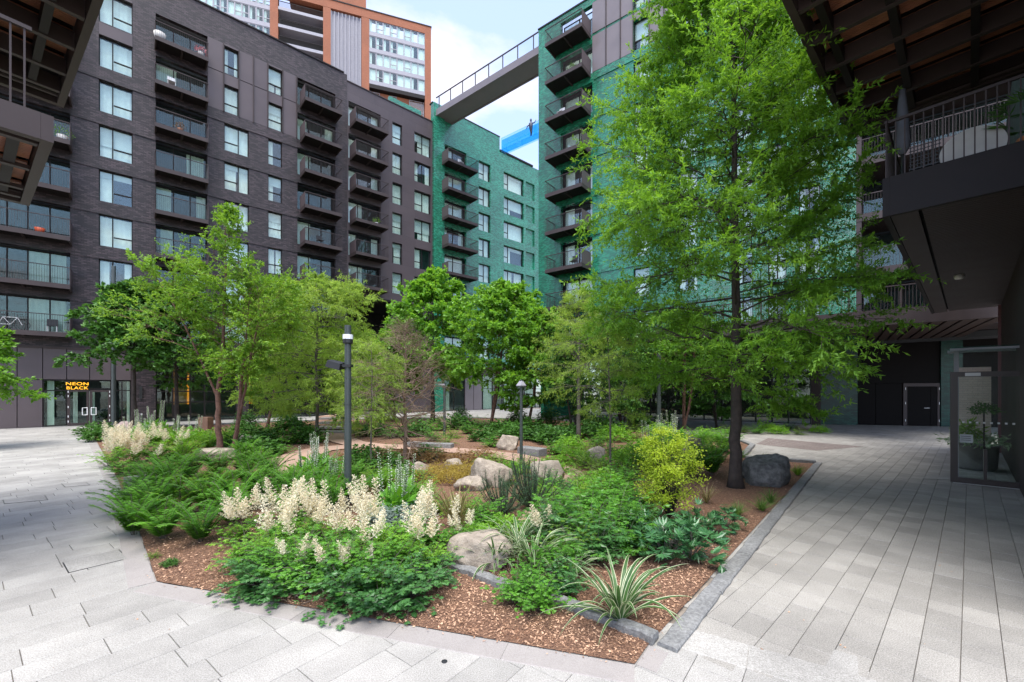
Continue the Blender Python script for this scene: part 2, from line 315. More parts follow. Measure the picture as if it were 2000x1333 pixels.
def balcony(parent, F, a0, a1, z, depth=1.5, solid=(0,), m=METAL, bars=True, slits=True, hh=1.1):
    t = MB()
    t.fb(F, a0, a1, depth - 0.09, depth, z - 0.30, z + 0.0); t.fb(F, a0, a0 + 0.09, 0, depth - 0.09, z - 0.30, z - 0.003); t.fb(F, a1 - 0.09, a1, 0, depth - 0.09, z - 0.30, z - 0.003)
    t.fb(F, a0 + 0.09, a1 - 0.09, 0, depth - 0.09, z - 0.12, z - 0.02)
    am = (a0 + a1) / 2; t.fb(F, am - 0.05, am + 0.05, 0, depth - 0.09, z - 0.26, z - 0.122)
    r = t.build('balcony', m, parent)
    s = MB(); nn = int((depth - 0.3) / 0.13)
    for k in range(nn): s.fb(F, a0 + 0.14, am - 0.08, 0.1 + k * 0.13, 0.19 + k * 0.13, z - 0.2, z - 0.17); s.fb(F, am + 0.08, a1 - 0.14, 0.1 + k * 0.13, 0.19 + k * 0.13, z - 0.2, z - 0.17)
    tag(s.build('soffit_slats', METALD, r), kind='stuff')
    g = MB(); n = int((a1 - a0) / 0.115)
    g.fb(F, a0, a1, depth - 0.05, depth, z + hh, z + hh + 0.05)
    for k in range(n + 1): x = a0 + (a1 - a0 - 0.014) * k / n; g.fb(F, x, x + 0.014, depth - 0.035, depth - 0.015, z, z + hh)
    for s_, x in ((0, a0), (1, a1 - 0.04)):
        g.fb(F, x, x + 0.04, 0, depth - 0.052, z + hh, z + hh + 0.05)
        if s_ not in solid:
            nd = int(depth / 0.115)
            for k in range(nd): g.fb(F, x + 0.01, x + 0.024, k * 0.115 + 0.02, k * 0.115 + 0.034, z, z + hh)
    tag(g.build('railing', m, r), kind='stuff')
    for s_ in solid:
        x = a0 if s_ == 0 else a1 - 0.03; q = MB(); q.fb(F, x - 0.006, x + 0.036, 0, depth - 0.055, z - 0.002, z + hh - 0.003); q.build('side_panel', PANM, r)
    return r
def root(name, label, F, a): p = F.p(a, -4, 0); return thing(name, label, 'building', p)
S = FA.s
# ---- left dark brick block
A = root('apartment_block', 'long dark brick apartment block with projecting balconies behind the left of the garden', FA, S(340))
lv = range(1, 9); ops = [(FZ(n) + 0.1, FZ(n) + 2.35) for n in lv]; opsb = [(FZ(n) + 0.0, FZ(n) + 2.45) for n in lv]
SL = -13.0; B0 = (S(-95), S(137)); 
w = MB()
strips = [(SL, B0[0], []), (B0[0], B0[1], opsb), (B0[1], S(193), []), (S(193), S(259), ops), (S(259), S(304), []), (S(304), S(405), opsb), (S(405), S(438), []), (S(438), S(486), ops), (S(486), S(524), []),
          (S(524), S(551), ops), (S(551), S(581), []), (S(581), S(655), opsb), (S(655), S(678), [])]
wall_cols(w, FA, strips, 5.45, 33.6)
w.fb(FA, S(259), S(304), -0.35, 0.0, 0, 5.446); w.fb(FA, S(655), S(678), -0.35, 0.0, 0, 5.446); w.fb(FA, S(462), S(486), -0.35, 0, 0, 5.446)
w.fb(FA, S(678) - 0.3, S(678), -3.0, -0.352, 0, 33.6)
w.build('wall', DARK, A)
c = MB(); c.fb(FA, SL, S(678) - 0.32, -0.5, 0.08, 33.603, 33.72); c.build('parapet_cap', METALD, A)
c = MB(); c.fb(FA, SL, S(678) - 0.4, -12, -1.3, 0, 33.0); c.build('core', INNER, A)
for n in range(1, 8):
    for (x0, x1) in ((B0[1] + 0.01, S(304) - 0.01), (S(405) + 0.01, S(581) - 0.01)):
        b = MB(); b.fb(FA, x0, x1, 0.001, 0.055, FZ(n) - 0.84, FZ(n) + 0.06); b.build('brick_band', DARK, A)
# window openings of the block
window_col(A, FA, S(193), S(259), lv, (0.40,), ((1, 0.34),), 3)
window_col(A, FA, S(438), S(486), range(1, 7), (0.58,), ((0, 0.34),), 5); window_col(A, FA, S(438), S(466), (7, 8), (), ((0, 0.34),), 6)
window_col(A, FA, S(524), S(551), lv, (), ((0, 0.36),), 8)
for k, (x0, x1, sd_) in enumerate(((B0[0], B0[1], 11), (S(304), S(405), 12), (S(581), S(655), 13))):
    random.seed(sd_)
    for n in lv: window(A, FA, x0, x1, FZ(n) + 0.02, FZ(n) + 2.44, (0.34, 0.67) if k else (0.2, 0.42, 0.6, 0.8), (), random.choice([((0, .3), (.8, 1)), ((0, .4),), ((.1, .34),), ((.6, .95),), ()]), o=-0.62, gl=GLASSD)
# metal panels of the two top storeys
for (x0, x1) in ((405, 438), (466, 495), (495, 524), (551, 580)):
    for n in (7, 8):
        b = MB(); b.fb(FA, S(x0) + 0.03, S(x1) - 0.03, 0.001, 0.05, FZ(n) + 0.02, FZ(n) + (3.16 if n == 7 else 2.45)); b.build('metal_panel', PANM, A)
for n in (7, 8):
    for (x0, x1) in ((438, 466), (524, 551), (193, 259)):
        b = MB(); b.fb(FA, S(x0) + 0.01, S(x1) - 0.01, 0.001, 0.03, FZ(n) + 2.36, FZ(n) + (3.2 if n == 7 else 2.5)); b.build('metal_panel', PANM, A)
for x in (436.5, 466.5, 495, 523, 552, 579):
    b = MB(); b.fb(FA, S(x) - 0.035, S(x) + 0.035, 0.051, 0.16, FZ(7), FZ(8) + 2.5); b.build('fin', METAL, A)
b0 = balcony(A, FA, FA.s(-70, 1.5), FA.s(137, 1.5), FZ(1), 1.5, (1,))
for n in range(2, 9): up(b0, 3.2 * (n - 1))
b1 = balcony(A, FA, FA.s(303, 1.5), FA.s(408, 1.5), FZ(1) - 0.05, 1.3, (1,))
for n in range(2, 9): up(b1, 3.2 * (n - 1))
b2 = balcony(A, FA, FA.s(596, 1.6), FA.s(669, 1.6), FZ(1), 1.6, (0,))
for n in range(2, 9): up(b2, 3.2 * (n - 1))
# ground floor shopfront of the block
xs = (-60, 33, 83, 130, 175, 217, 256)
for i in range(6):
    b = MB(); b.fb(FA, S(xs[i]) + 0.02, S(xs[i+1]) - 0.02, -0.30, -0.06, 3.22, 5.3); b.build('shopfront_panel', PANM, A)
for i in range(2):
    for z0, z1 in ((0.02, 2.45), (2.5, 3.18)):
        b = MB(); b.fb(FA, S(xs[i]) + 0.02, S(xs[i+1]) - 0.02, -0.30, -0.06, z0, z1); b.build('shopfront_panel', PANM, A)
b = MB(); b.fb(FA, SL, S(256), -0.35, 0.04, 5.302, 5.448); b.fb(FA, S(256), S(259) - .003, -0.3, 0.03, 0, 5.30); b.build('shopfront_surround', METAL, A)
window(A, FA, S(83), S(130), 0.05, 3.18, (), ((0, 0.77),), ((0.15, .45),), o=-0.12, gl=GLASSD, name='shop_window')
window(A, FA, S(217), S(255), 0.05, 3.18, (0.55,), ((0, 0.77), (1, 0.77)), ((.8, 1),), o=-0.12, gl=GLASSD, name='shop_window')
window(A, FA, S(130), S(217), 2.56, 3.18, (), (), (), o=-0.12, gl=GLASSD, name='transom_window')
d = MB(); a0, a1 = S(131), S(216); am = (a0 + a1) / 2
for (l, r2) in ((a0, am - 0.01), (am + 0.01, a1)):
    d = MB(); d.fb(FA, l, l + 0.14, -0.14, -0.05, 0.02, 2.5); d.fb(FA, r2 - 0.14, r2, -0.14, -0.05, 0.02, 2.5); d.fb(FA, l + .14, r2 - .14, -0.14, -0.052, 2.36, 2.5); d.fb(FA, l + .14, r2 - .14, -0.14, -0.052, 0.02, 0.2)
    dr = d.build('door', METAL, A)
    p = MB(); p.fb(FA, l + .13, r2 - .13, -0.1, -0.09, 0.15, 2.4); p.build('pane', GLASSD, dr)
    hx = r2 - 0.09 if l == a0 else l + 0.09; sg = -1 if l == a0 else 1
    h = MB(); h.tube([FA.p(hx, -0.05, 0.75), FA.p(hx, 0.06, 0.75), FA.p(hx, 0.06, 1.25), FA.p(hx, -0.05, 1.25)], 0.03, 6); h.tube([FA.p(hx, 0.06, .75), FA.p(hx + sg * 0.24, 0.06, .75), FA.p(hx + sg * .24, .06, 1.25), FA.p(hx, .06, 1.25)], 0.03, 6); h.build('handle', WHITEM, dr)
    ex = a0 + 0.05 if l == a0 else a1 - 0.05
    for zc in (0.25, 0.6, 1.25, 2.0, 2.3): h = MB(); h.fb(FA, ex - 0.02, ex + 0.02, -0.05, -0.02, zc, zc + 0.14); h.build('hinge', WHITEM, dr)
curtain(FA, S(141), S(150), 0.1, 2.4, -0.6, A); curtain(FA, S(172), S(184), 0.1, 2.4, -0.6, A)
for (x0, x1) in ((305, 338), (338, 372), (372, 400), (400, 430), (430, 462), (486, 520), (520, 560), (560, 600), (600, 655)):
    window(A, FA, S(x0), S(x1), 0.05, 5.35, (), ((0, 0.28), (0, .44), (0, .65), (0, .8)), (), o=-0.15, gl=GLASSD, name='shop_window')
b = MB(); b.fb(FA, S(304), S(655), -0.34, 0.03, 5.36, 5.446); b.build('lintel', METAL, A)
ORG = emit_mat('amber_light_box', (1.0, 0.34, 0.03), 0.2); AMB = mat('amber_panel', (0.36, 0.17, 0.03), 0.4, var=0.2)
for (x0, x1, y0, y1, Yy) in ((338, 371, 745, 792, 31.8), (489, 497, 760, 790, 36)):
    o_ = -0.75; zt, zb2 = H(y0, Yy), H(y1, Yy); a0, a1 = S(x0), S(x1)
    t = thing('amber_partition', 'amber lit frame glowing behind the shopfront glass, ' + ('wide one beside the brick pier' if x0 < 400 else 'narrow one further right'), 'light box', FA.p((a0 + a1) / 2, o_, 0))
    f = MB(); f.fb(FA, a0, a0 + .1, o_ - .1, o_, zb2, zt + 1); f.fb(FA, a1 - .12, a1, o_ - .1, o_, zb2, zt + 1.0); f.fb(FA, a0 + .1, a1 - .12, o_ - .1, o_, zt - .35, zt - .05); f.build('frame', ORG, t)
    if x0 < 400: f = MB(); f.fb(FA, a0 + .1, a1 - .12, o_ - .07, o_ - .05, zb2, zt - .36); f.build('panel', AMB, t)
# the neon sign
ts = thing('shop_sign', 'yellow outlined letters spelling NEON BLACK above the glass double doors', 'sign', FA.p(S(151), -0.03, 3.1))
Mx = Matrix(((FA.d[0], 0, FA.n[0], 0), (FA.d[1], 0, FA.n[1], 0), (0, 1, 0, 0), (0, 0, 0, 1)))
NEO = emit_mat('neon_yellow', (1.0, 0.45, 0.02), 0.28)
for i, wd in enumerate(('NEON', 'BLACK')):
    text_mesh('lettering', wd, NEO, ts, 0.36, 0.015, Matrix.Translation((0, 0, -0.27 if i == 0 else -0.56)) @ Mx @ Matrix.Diagonal((1.06 if i == 0 else 0.92, 0.8, 1, 1)), 0.004)
b = MB(); b.fb(FA, S(272), S(278), 0.0, 0.12, 1.85, 2.75); tag(b.build('wall_light', BLACKM, None, loc=FA.p(S(275), 0, 1.85)), 'slim black box lamp fixed to the dark brick pier beside the shopfront', 'lamp')

# ---- middle smooth block (block two)
B = root('apartment_block', 'smooth grey brown apartment block joined between the dark brick and green glazed blocks', FA, S(760))
w = MB(); z2 = 12.0
strips = [(S(678) + 0.003, S(681), []), (S(681), S(744), [o for o in opsb if o[0] > z2]), (S(744), S(767), []), (S(767), S(786), [o for o in ops if o[0] > z2]), (S(786), S(810), []), (S(810), S(842), [o for o in ops if o[0] > z2]), (S(842), S(845), [])]
wall_cols(w, FA, strips, z2, 33.0, -0.4, -0.05)
w.fb(FA, S(767), S(845), -0.4, -0.05, 0, z2 - 0.002)
w.build('wall', PANELB, B)
for i, x in enumerate((768, 790, 812, 832)):
    for n in (1, 2): b = MB(); b.fb(FA, S(x), S(x + 12), -0.05, -0.02, FZ(n), FZ(n) + 2.2); b.build('metal_panel', METALD, B)
c = MB(); c.fb(FA, S(678) + 0.01, S(845), -0.5, 0.02, 33.003, 33.1); c.build('parapet_cap', METAL, B)
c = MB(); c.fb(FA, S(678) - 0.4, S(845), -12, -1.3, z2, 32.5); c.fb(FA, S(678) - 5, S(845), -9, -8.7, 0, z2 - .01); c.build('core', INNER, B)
c = MB(); c.fb(FA, S(678) + .01, S(767) - .01, -9, -0.06, z2 - 0.2, z2 - 0.003); c.build('undercroft_ceiling', METALD, B)
window_col(B, FA, S(767), S(786), range(3, 9), (), ((0, 0.34),), 21, o=-0.25); window_col(B, FA, S(810), S(842), range(3, 9), (0.5,), ((0, 0.34),), 22, o=-0.25, )
random.seed(23)
for n in range(3, 9): window(B, FA, S(681), S(744), FZ(n) + 0.02, FZ(n) + 2.44, (0.34, 0.67), (), random.choice([((0, .3), (.8, 1)), ((0, .5),), ((.0, .95),)]), o=-0.65)
b3 = balcony(B, FA, FA.s(695, 1.6), FA.s(759, 1.6), FZ(3), 1.65, (0,))
for n in range(4, 9): up(b3, 3.2 * (n - 3))

# ---- green glazed block at the end
Gn = root('apartment_block', 'green glazed brick apartment block at the end of the terrace below the footbridge', FA, S(940))
w = MB(); ZT = 35.2
g1, g2 = S(866), S(976)
strips = [(S(845) + .003, g1, []), (g1, S(911), opsb), (S(911), S(935), []), (S(935), S(958), ops), (S(958), S(976), [])]
wall_cols(w, FA, [strips[0]], 0, ZT, -0.4, 0.25); wall_cols(w, FA, strips[1:], 5.4, ZT)
strips = [(S(976), S(984), []), (S(984), S(1023), ops), (S(1023), S(1027), []), (S(1044), S(1080), [])]
wall_cols(w, FA, strips, 5.4, 33.4)
wall_cols(w, FA, [(S(1027), S(1044), ops)], 5.4, 33.4); 
for z0, z1 in ops: w.fb(FA, S(1027) + 0.003, S(1044) - .003, -0.6, -0.22, z0 - .3, z1 + .3)
w.fb(FA, S(845) - 4.0, S(845) + 0.0, -3.0, -2.6, 33.2, ZT + .3)
w.build('wall', GREENB, Gn)
c = MB(); c.fb(FA, g1 - 1.5, g2 + .02, -0.6, 0.04, ZT + .003, ZT + .12); c.fb(FA, g2 + .03, S(1040), -0.6, 0.12, 33.403, 33.62); c.build('parapet_cap', METALD, Gn)
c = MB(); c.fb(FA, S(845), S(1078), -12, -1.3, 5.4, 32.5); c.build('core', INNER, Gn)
window_col(Gn, FA, S(935), S(958), lv, (0.5,), ((0, 0.36),), 31, o=-0.25); window_col(Gn, FA, S(984), S(1023), lv, (0.25,), ((0, 0.36),), 32, o=-0.25)
random.seed(33)
for n in lv: window(Gn, FA, g1, S(911), FZ(n) + 0.02, FZ(n) + 2.44, (0.5,), (), random.choice([((0, .3), (.8, 1)), ((0, .5),), ((.0, .95),)]), o=-0.5)
b4 = balcony(Gn, FA, FA.s(876, 1.6), FA.s(934, 1.6), FZ(1), 1.6, (0,))
for n in range(2, 9): up(b4, 3.2 * (n - 1))
# lobby at ground level
w = MB(); w.fb(FA, S(866), S(1080), -0.4, 0.0, 4.4, 5.39); w.build('fascia', METAL, Gn)
window(Gn, FA, S(868), S(911), 0.03, 4.38, (0.5,), ((0, .6), (1, .6)), ((.1, .35),), o=-0.4, gl=GLASSD, name='lobby_window')
for x0, x1 in ((912, 928), (929, 944)): b = MB(); b.fb(FA, S(x0), S(x1), -0.5, -0.35, 0.02, 4.38); b.build('wall_panel', METALG, Gn)
for x0, x1 in ((946, 985), (987, 1026), (1028, 1070)): window(Gn, FA, S(x0), S(x1), 0.03, 4.38, (0.5,), ((0, .6), (1, .6)), ((.1, .5),), o=-0.4, gl=GLASSD, name='lobby_window')
c = MB(); c.fb(FA, S(845), S(1078), -12, -3.3, 0, 5.39); c.build('lobby_wall', mat('lobby_wall', (0.35, 0.36, 0.34), 0.7, var=0.1), Gn)

# ---- right green tower
T = thing('apartment_block', 'tall green glazed brick block with stacked balconies behind the large tree', 'building', FR.p(10, -4, 0))
S2 = FR.s; RE = S2(1672)
lv9 = range(1, 10); o9 = [(FZ(n) + 0.1, FZ(n) + 2.4) for n in lv9]; o9b = [(FZ(n) + .02, FZ(n) + 2.5) for n in lv9]
wins = [(1237, 1268), (1325, 1362), (1432, 1470), (1500, 1536), (1560, 1602)]
w = MB(); st = [(0, S2(1095), []), (S2(1095), S2(1157), o9b), (S2(1157), S2(1237), [])]
for i, (x0, x1) in enumerate(wins):
    st.append((S2(x0), S2(x1), o9)); nx = wins[i+1][0] if i < len(wins) - 1 else 1672; st.append((S2(x1), S2(nx), []))
wall_cols(w, FR, st, 5.6, 35.0)
w.fb(FR, 0.0, 0.35, -8, -0.352, 0, 35); w.fb(FR, RE - 0.35, RE, -6, -0.352, 5.6, 35)
w.build('wall', GREENR, T)
c = MB(); c.fb(FR, -0.05, RE, -0.6, 0.06, 35.003, 35.12); c.build('parapet_cap', METALD, T)
c = MB(); c.fb(FR, 0.4, RE - .4, -9, -1.3, 5.6, 34.5); c.build('core', INNER, T)
for i, (x0, x1) in enumerate(wins): window_col(T, FR, S2(x0), S2(x1), lv9, (0.5,) if i else (), ((0, .34),), 41 + i, z1=2.4)
random.seed(44)
for n in lv9: window(T, FR, S2(1095), S2(1157), FZ(n) + .02, FZ(n) + 2.5, (0.5,), (), random.choice([((0, .3), (.8, 1)), ((0, .5),), ((.0, .95),)]), o=-0.6)
b5 = balcony(T, FR, FR.s(1064, 1.6), FR.s(1136, 1.6), FZ(2), 1.6, (1,))
for n in range(3, 10): up(b5, 3.2 * (n - 2))
px_ = [1157, 1184, 1212, 1237, 1268, 1297, 1325, 1362, 1397, 1432, 1470, 1500, 1536, 1560, 1602, 1637, 1672]
for i in range(len(px_) - 1):
    x0, x1 = S2(px_[i]) + .02, S2(px_[i+1]) - .02; iw = (px_[i], px_[i+1]) in wins
    for n in (8, 9):
        za = FZ(n) + .03; zb = FZ(n) + (3.0 if n == 8 else 2.55)
        segs = [(za, zb)] if not iw else [(FZ(n) + 2.42, FZ(n) + (3.0 if n == 8 else 2.55))]
        for z0, z1 in segs: b = MB(); b.fb(FR, x0, x1, 0.001, 0.05, z0, z1); b.build('metal_panel', METALG, T)
    b = MB(); b.fb(FR, x1 + .005, x1 + .055, 0.052, 0.14, FZ(8), FZ(9) + 2.6); b.build('fin', METAL, T)
for n in range(2, 9):
    b = MB(); b.fb(FR, S2(1160), RE, 0.001, 0.07, FZ(n) - 0.62, FZ(n) - 0.02); b.build('brick_band', GREENR, T)
# recessed galleries at the right end of the tower
for n in range(1, 10):
    z = FZ(n); s = MB(); s.fb(FR, RE + .003, RE + 11, -3.0, 0.02, z - 0.42, z); sl = s.build('gallery_floor', METAL, T)
    g = MB(); g.fb(FR, RE + .01, RE + 11, -0.06, -0.01, z + 1.08, z + 1.13)
    for k in range(84): x = RE + .05 + k * 0.13; g.fb(FR, x, x + .016, -0.045, -0.025, z + .002, z + 1.08)
    if n > 1: tag(g.build('railing', METAL, sl), kind='stuff')
    window(T, FR, RE + .4, RE + 10, z + .05, z + 2.7, (.2, .4, .6, .8), (), (), o=-3.0, gl=GLASSD)
b = MB(); b.fb(FR, RE + 0.003, RE + .25, -3.1, 0.0, 5.6, 35); b.build('end_column', METAL, T)
b = MB(); b.fb(FR, RE + .3, RE + 11, -6, -4.2, 5.6, 35); b.build('core', INNER, T)
# first floor terrace along the tower
ta0, ta1 = FR.s(1003, 5.0), FR.s(1965, 5.0)
b = MB(); b.fb(FR, ta0, ta1, 4.8, 5.0, 5.6, 6.35); tr = b.build('terrace_edge', METAL, T)
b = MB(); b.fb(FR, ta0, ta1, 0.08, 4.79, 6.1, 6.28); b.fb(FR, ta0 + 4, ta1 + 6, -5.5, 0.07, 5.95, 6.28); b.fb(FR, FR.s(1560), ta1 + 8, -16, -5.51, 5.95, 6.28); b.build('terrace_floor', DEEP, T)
for k in range(62):
    x = ta0 + 3 + k * 0.5
    if x < ta1: s = MB(); s.fb(FR, x, x + .38, -5.0, 4.7, 5.66, 5.72); s.build('soffit_board', WOODD, T)
g = MB(); g.fb(FR, ta0, ta1, 4.92, 4.98, 7.4, 7.45); k = ta0
while k < ta1: g.fb(FR, k, k + .018, 4.94, 4.96, 6.35, 7.4); k += 0.125
tag(g.build('railing', METAL, tr), kind='stuff')
for k in range(14):
    x = ta0 + 1.9 * k
    if x < ta1: g = MB(); g.fb(FR, x, x + .07, 4.9, 4.985, 6.35, 7.40); g.build('rail_post', METAL, tr)
# ground floor of the tower, set back
ge = FG.s(1592)
for x0, x1 in zip((1110, 1150, 1190, 1230, 1270, 1305, 1340, 1375, 1410, 1443, 1476, 1508, 1540), (1150, 1190, 1230, 1270, 1305, 1340, 1375, 1410, 1443, 1476, 1508, 1540, 1584)):
    window(T, FG, FG.s(x0), FG.s(x1), 0.05, 5.5, (), ((0, .35), (0, .62)), (), o=0.0, gl=GLASSD, name='lobby_window', fm=BLACKM)
b = MB(); b.fb(FG, 0, ge, -8, -7.8, 0, 5.9); b.build('lobby_wall', INNER, T)
b = MB(); b.fb(FG, FG.s(1585), FG.s(1603), -0.3, 0.35, 0, 5.64); b.build('pillar', METAL, T)
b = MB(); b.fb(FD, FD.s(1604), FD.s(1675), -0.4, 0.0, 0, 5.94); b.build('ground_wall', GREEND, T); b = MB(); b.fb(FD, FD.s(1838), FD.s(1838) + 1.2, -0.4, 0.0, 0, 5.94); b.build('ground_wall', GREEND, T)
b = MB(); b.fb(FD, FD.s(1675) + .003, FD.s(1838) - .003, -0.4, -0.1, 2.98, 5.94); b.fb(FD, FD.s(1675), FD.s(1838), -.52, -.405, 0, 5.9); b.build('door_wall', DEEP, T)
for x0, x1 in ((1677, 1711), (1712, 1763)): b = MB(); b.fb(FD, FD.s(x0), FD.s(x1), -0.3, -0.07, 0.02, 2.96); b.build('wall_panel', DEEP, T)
b = MB(); a0, a1 = FD.s(1765), FD.s(1836); b.fb(FD, a0, a0 + .22, -.3, -.03, .01, 2.96); b.fb(FD, a1 - .12, a1, -.3, -.03, .01, 2.96); b.fb(FD, a0 + .22, a1 - .12, -.3, -.03, 2.74, 2.96); dr = b.build('door_frame', METAL, T)
b = MB(); b.fb(FD, a0 + .23, a1 - .5, -.2, -.06, .02, 2.72); b.build('door_leaf', DEEP, dr); b = MB(); b.fb(FD, a1 - .49, a1 - .13, -.2, -.05, .02, 2.72); b.build('side_leaf', DEEP, dr)
b = MB(); hx = a1 - .6; b.tube([FD.p(hx, -.06, 1.25), FD.p(hx, .03, 1.25), FD.p(hx - .3, .03, 1.25)], .02, 6); b.build('handle', WHITEM, dr)
for zc in (.3, 1.5, 2.5): b = MB(); b.fb(FD, a1 - .05, a1 - .02, -.03, .0, zc, zc + .16); b.build('hinge', WHITEM, dr); b = MB(); b.fb(FD, a0 + .1, a0 + .13, -.03, .0, zc, zc + .16); b.build('hinge', WHITEM, dr)
b = MB(); b.fb(FD, FD.s(1838) + 1.2, FD.s(1838) + 8, -.4, -.05, 0, 5.94); b.build('side_wall', DEEP, T)

# ---- orange tower far behind
O = thing('tower_block', 'orange brick tower block with glass bays rising behind the dark brick roof', 'building', FT.p(-15, -6, 0))
S3 = FT.s; TT = 77.5
w = MB(); Z0 = 30
def ct(x): return S3(x)
# orange frame pieces
for x0, x1, z0, z1 in ((527, 543, Z0, TT), (631, 646, Z0, 75.9), (706, 721, Z0, 75.9), (830, 842, Z0, TT), (543, 830, 75.95, TT)):
    w.fb(FT, ct(x0), ct(x1), -1.0, 0, z0, z1 - .002)
w.fb(FT, ct(721) + .002, ct(830) - .002, -1.4, -0.9, Z0, 62.2)
w.fb(FT, ct(300), ct(842), -13, -10, 60, TT - 1); w.fb(FT, ct(842) - .9, ct(842) - .01, -10, -1.01, Z0, TT - .01)
w.fb(FT, ct(560), ct(715), -9, -2, TT, TT + 6)
w.build('brick_frame', ORB, O)
b = MB(); b.fb(FT, ct(300), ct(842), -10, -2.5, Z0, TT - 2); b.build('core', INNER, O)
b = MB(); b.fb(FT, ct(543), ct(842) + .1, -1.2, .08, TT, TT + .2); b.build('parapet_cap', METALD, O)
random.seed(5)
zt = 75.9
for r in range(4):
    z1 = zt - 3.2 * r + 0.0; z0 = z1 - 2.45
    b = MB(); b.fb(FT, ct(721), ct(830), -.35, -.05, z0 - .72, z0 - .003); b.build('spandrel', ZINC, O)
    xsx = [721 + (830 - 721) * k / 8 for k in range(9)]
    for k in range(8):
        bars = ((0, .36),) if k in (1, 5, 3) and random.random() < .8 else ()
        window(O, FT, ct(xsx[k]), ct(xsx[k+1]), z0, z1, (), bars, ((0, 1),) if random.random() < .5 else ((0, .4),), o=-.1, fm=ZINC, fw=.09)
b = MB(); b.fb(FT, ct(721), ct(830), -1.2, .0, zt - 3.2*3 - 2.45 - 1.5, zt - 3.2*3 - 2.45 - .73); b.build('soffit_edge', METALD, O)
for x0, x1 in ((728, 742), (764, 775), (800, 829)): window(O, FT, ct(x0), ct(x1), 58.4, 62.1, (), ((0, .4),), ((0, 1),), o=-.8, fm=ZINC, fw=.1)
b = MB(); b.fb(FT, ct(646), ct(706), -1.0, -.5, Z0, 75.9); b.build('zinc_wall', ZINC, O)
for k in range(9): x = ct(646 + 7.2 * k); b = MB(); b.fb(FT, x, x + .12, -.499, -.1, Z0, 75.6); b.build('zinc_fin', ZINC, O)
for r in range(9):
    z1 = 76.5 - 3.25 * r
    b = MB(); b.fb(FT, ct(543), ct(631), -2.4, -.05, z1 - 3.3, z1 - 2.75); s = b.build('loggia_floor', ZINC, O)
    g = MB(); g.fb(FT, ct(543), ct(631), -.2, -.1, z1 - 1.7, z1 - 1.62)
    for k in range(50): x = ct(543) + (ct(631) - ct(543)) * k / 50; g.fb(FT, x, x + .04, -.18, -.12, z1 - 2.75, z1 - 1.7)
    tag(g.build('railing', METALD, s), kind='stuff')
    if r > 5: continue
for r in range(8):
    z1 = 78.95 - 3.2 * r; z0 = z1 - 2.45
    b = MB(); b.fb(FT, ct(330), ct(527), -.35, -.05, z0 - .72, z0 - .003); b.build('spandrel', ZINC, O)
    for k in range(12):
        x0 = 360 + 14 * k; bars = ((0, .36),) if k % 3 else ()
        window(O, FT, ct(x0), ct(x0 + 13.9), z0, z1, (), bars, ((0, 1),) if random.random() < .4 else ((0, .4),), o=-.1, fm=ZINC, fw=.1)

# ---- footbridge between the roofs
zb = 33.8
def atz(px, py, z): Y = (z - EYE) * FPX / (HOR - py); return Vector(((px - 1000) / FPX * Y, Y, z))
n0, n1 = atz(861, 219.5, zb), atz(1053, 103, zb); n0 = n0 + (n0 - n1) * .06; n1 = n1 + (n1 - n0) * .05
bd = (n1 - n0).normalized(); Ln = (n1 - n0).length; FB = Frame((n0.x, n0.y), (bd.x, bd.y))
wid = 2.3
br = thing('footbridge', 'long slim metal footbridge with open railing spanning the gap high between the roofs', 'bridge', FB.p(Ln / 2, -wid / 2, zb))
b = MB(); b.fb(FB, 0, Ln, -wid, 0, zb, zb + .12); b.build('deck', METALG, br)
for o0, o1 in ((-.12, .03), (-wid - .03, -wid + .12)): b = MB(); b.fb(FB, 0, Ln, o0, o1, zb - .08, zb + .62); b.build('edge_beam', METALG, br)
for o0 in (-.06, -wid + .02):
    b = MB(); b.fb(FB, 0, Ln, o0, o0 + .08, zb + 1.92, zb + 2.02); b.build('handrail', METAL, br)
    b = MB(); b.fb(FB, .1, Ln - .1, o0 + .03, o0 + .04, zb + .65, zb + 1.9); b.build('glass_panel', glass_mat('clear_glass_%g' % o0, (.95, .97, .97), .02), br)
    for k in range(8): x = Ln * (k + .25) / 8; b = MB(); b.fb(FB, x, x + .07, o0, o0 + .08, zb + .62, zb + 1.92); b.build('post', METAL, br)
# ---- sky pool
POOL = mat('pool_acrylic', (0.02, 0.33, 0.62), 0.12, var=0.45, nscale=3.2, bump=.4, bscale=4)
q0, q1 = atz(978, 293, 31.6), atz(1054, 258, 31.6); q1 = q1 + (q1 - q0) * .05; qd = (q1 - q0).normalized(); QL = (q1 - q0).length; FQ = Frame((q0.x, q0.y), (qd.x, qd.y))
pl = thing('sky_pool', 'bright blue transparent pool bridging the two blocks below the footbridge', 'pool', FQ.p(QL / 2, -2.5, 31.6))
b = MB(); b.fb(FQ, 0, QL, -.95, -.2, 31.62, 32.85); b.build('water', glass_mat('pool_water', (.32, .76, .98), .02), pl)
b = MB(); b.fb(FQ, 0, QL, -.18, 0, 31.6, 33.0); b.build('acrylic_wall', glass_mat('acrylic', (.75, .92, 1), .02), pl)
b = MB(); b.fb(FQ, 0, QL, -1.0, 0.02, 31.45, 31.59); b.build('acrylic_floor', glass_mat('acrylic_floor', (.7, .9, 1), .05), pl)
sw = thing('swimmer', 'tiny dark figure seen against the blue side of the high pool', 'person', FQ.p(QL * .78, .0, 31.9)); sw['category'] = 'person'; sw.name = 'person'
b = MB(); c0 = FQ.p(QL * .78, .25, 32.3); V_ = Vector(c0)
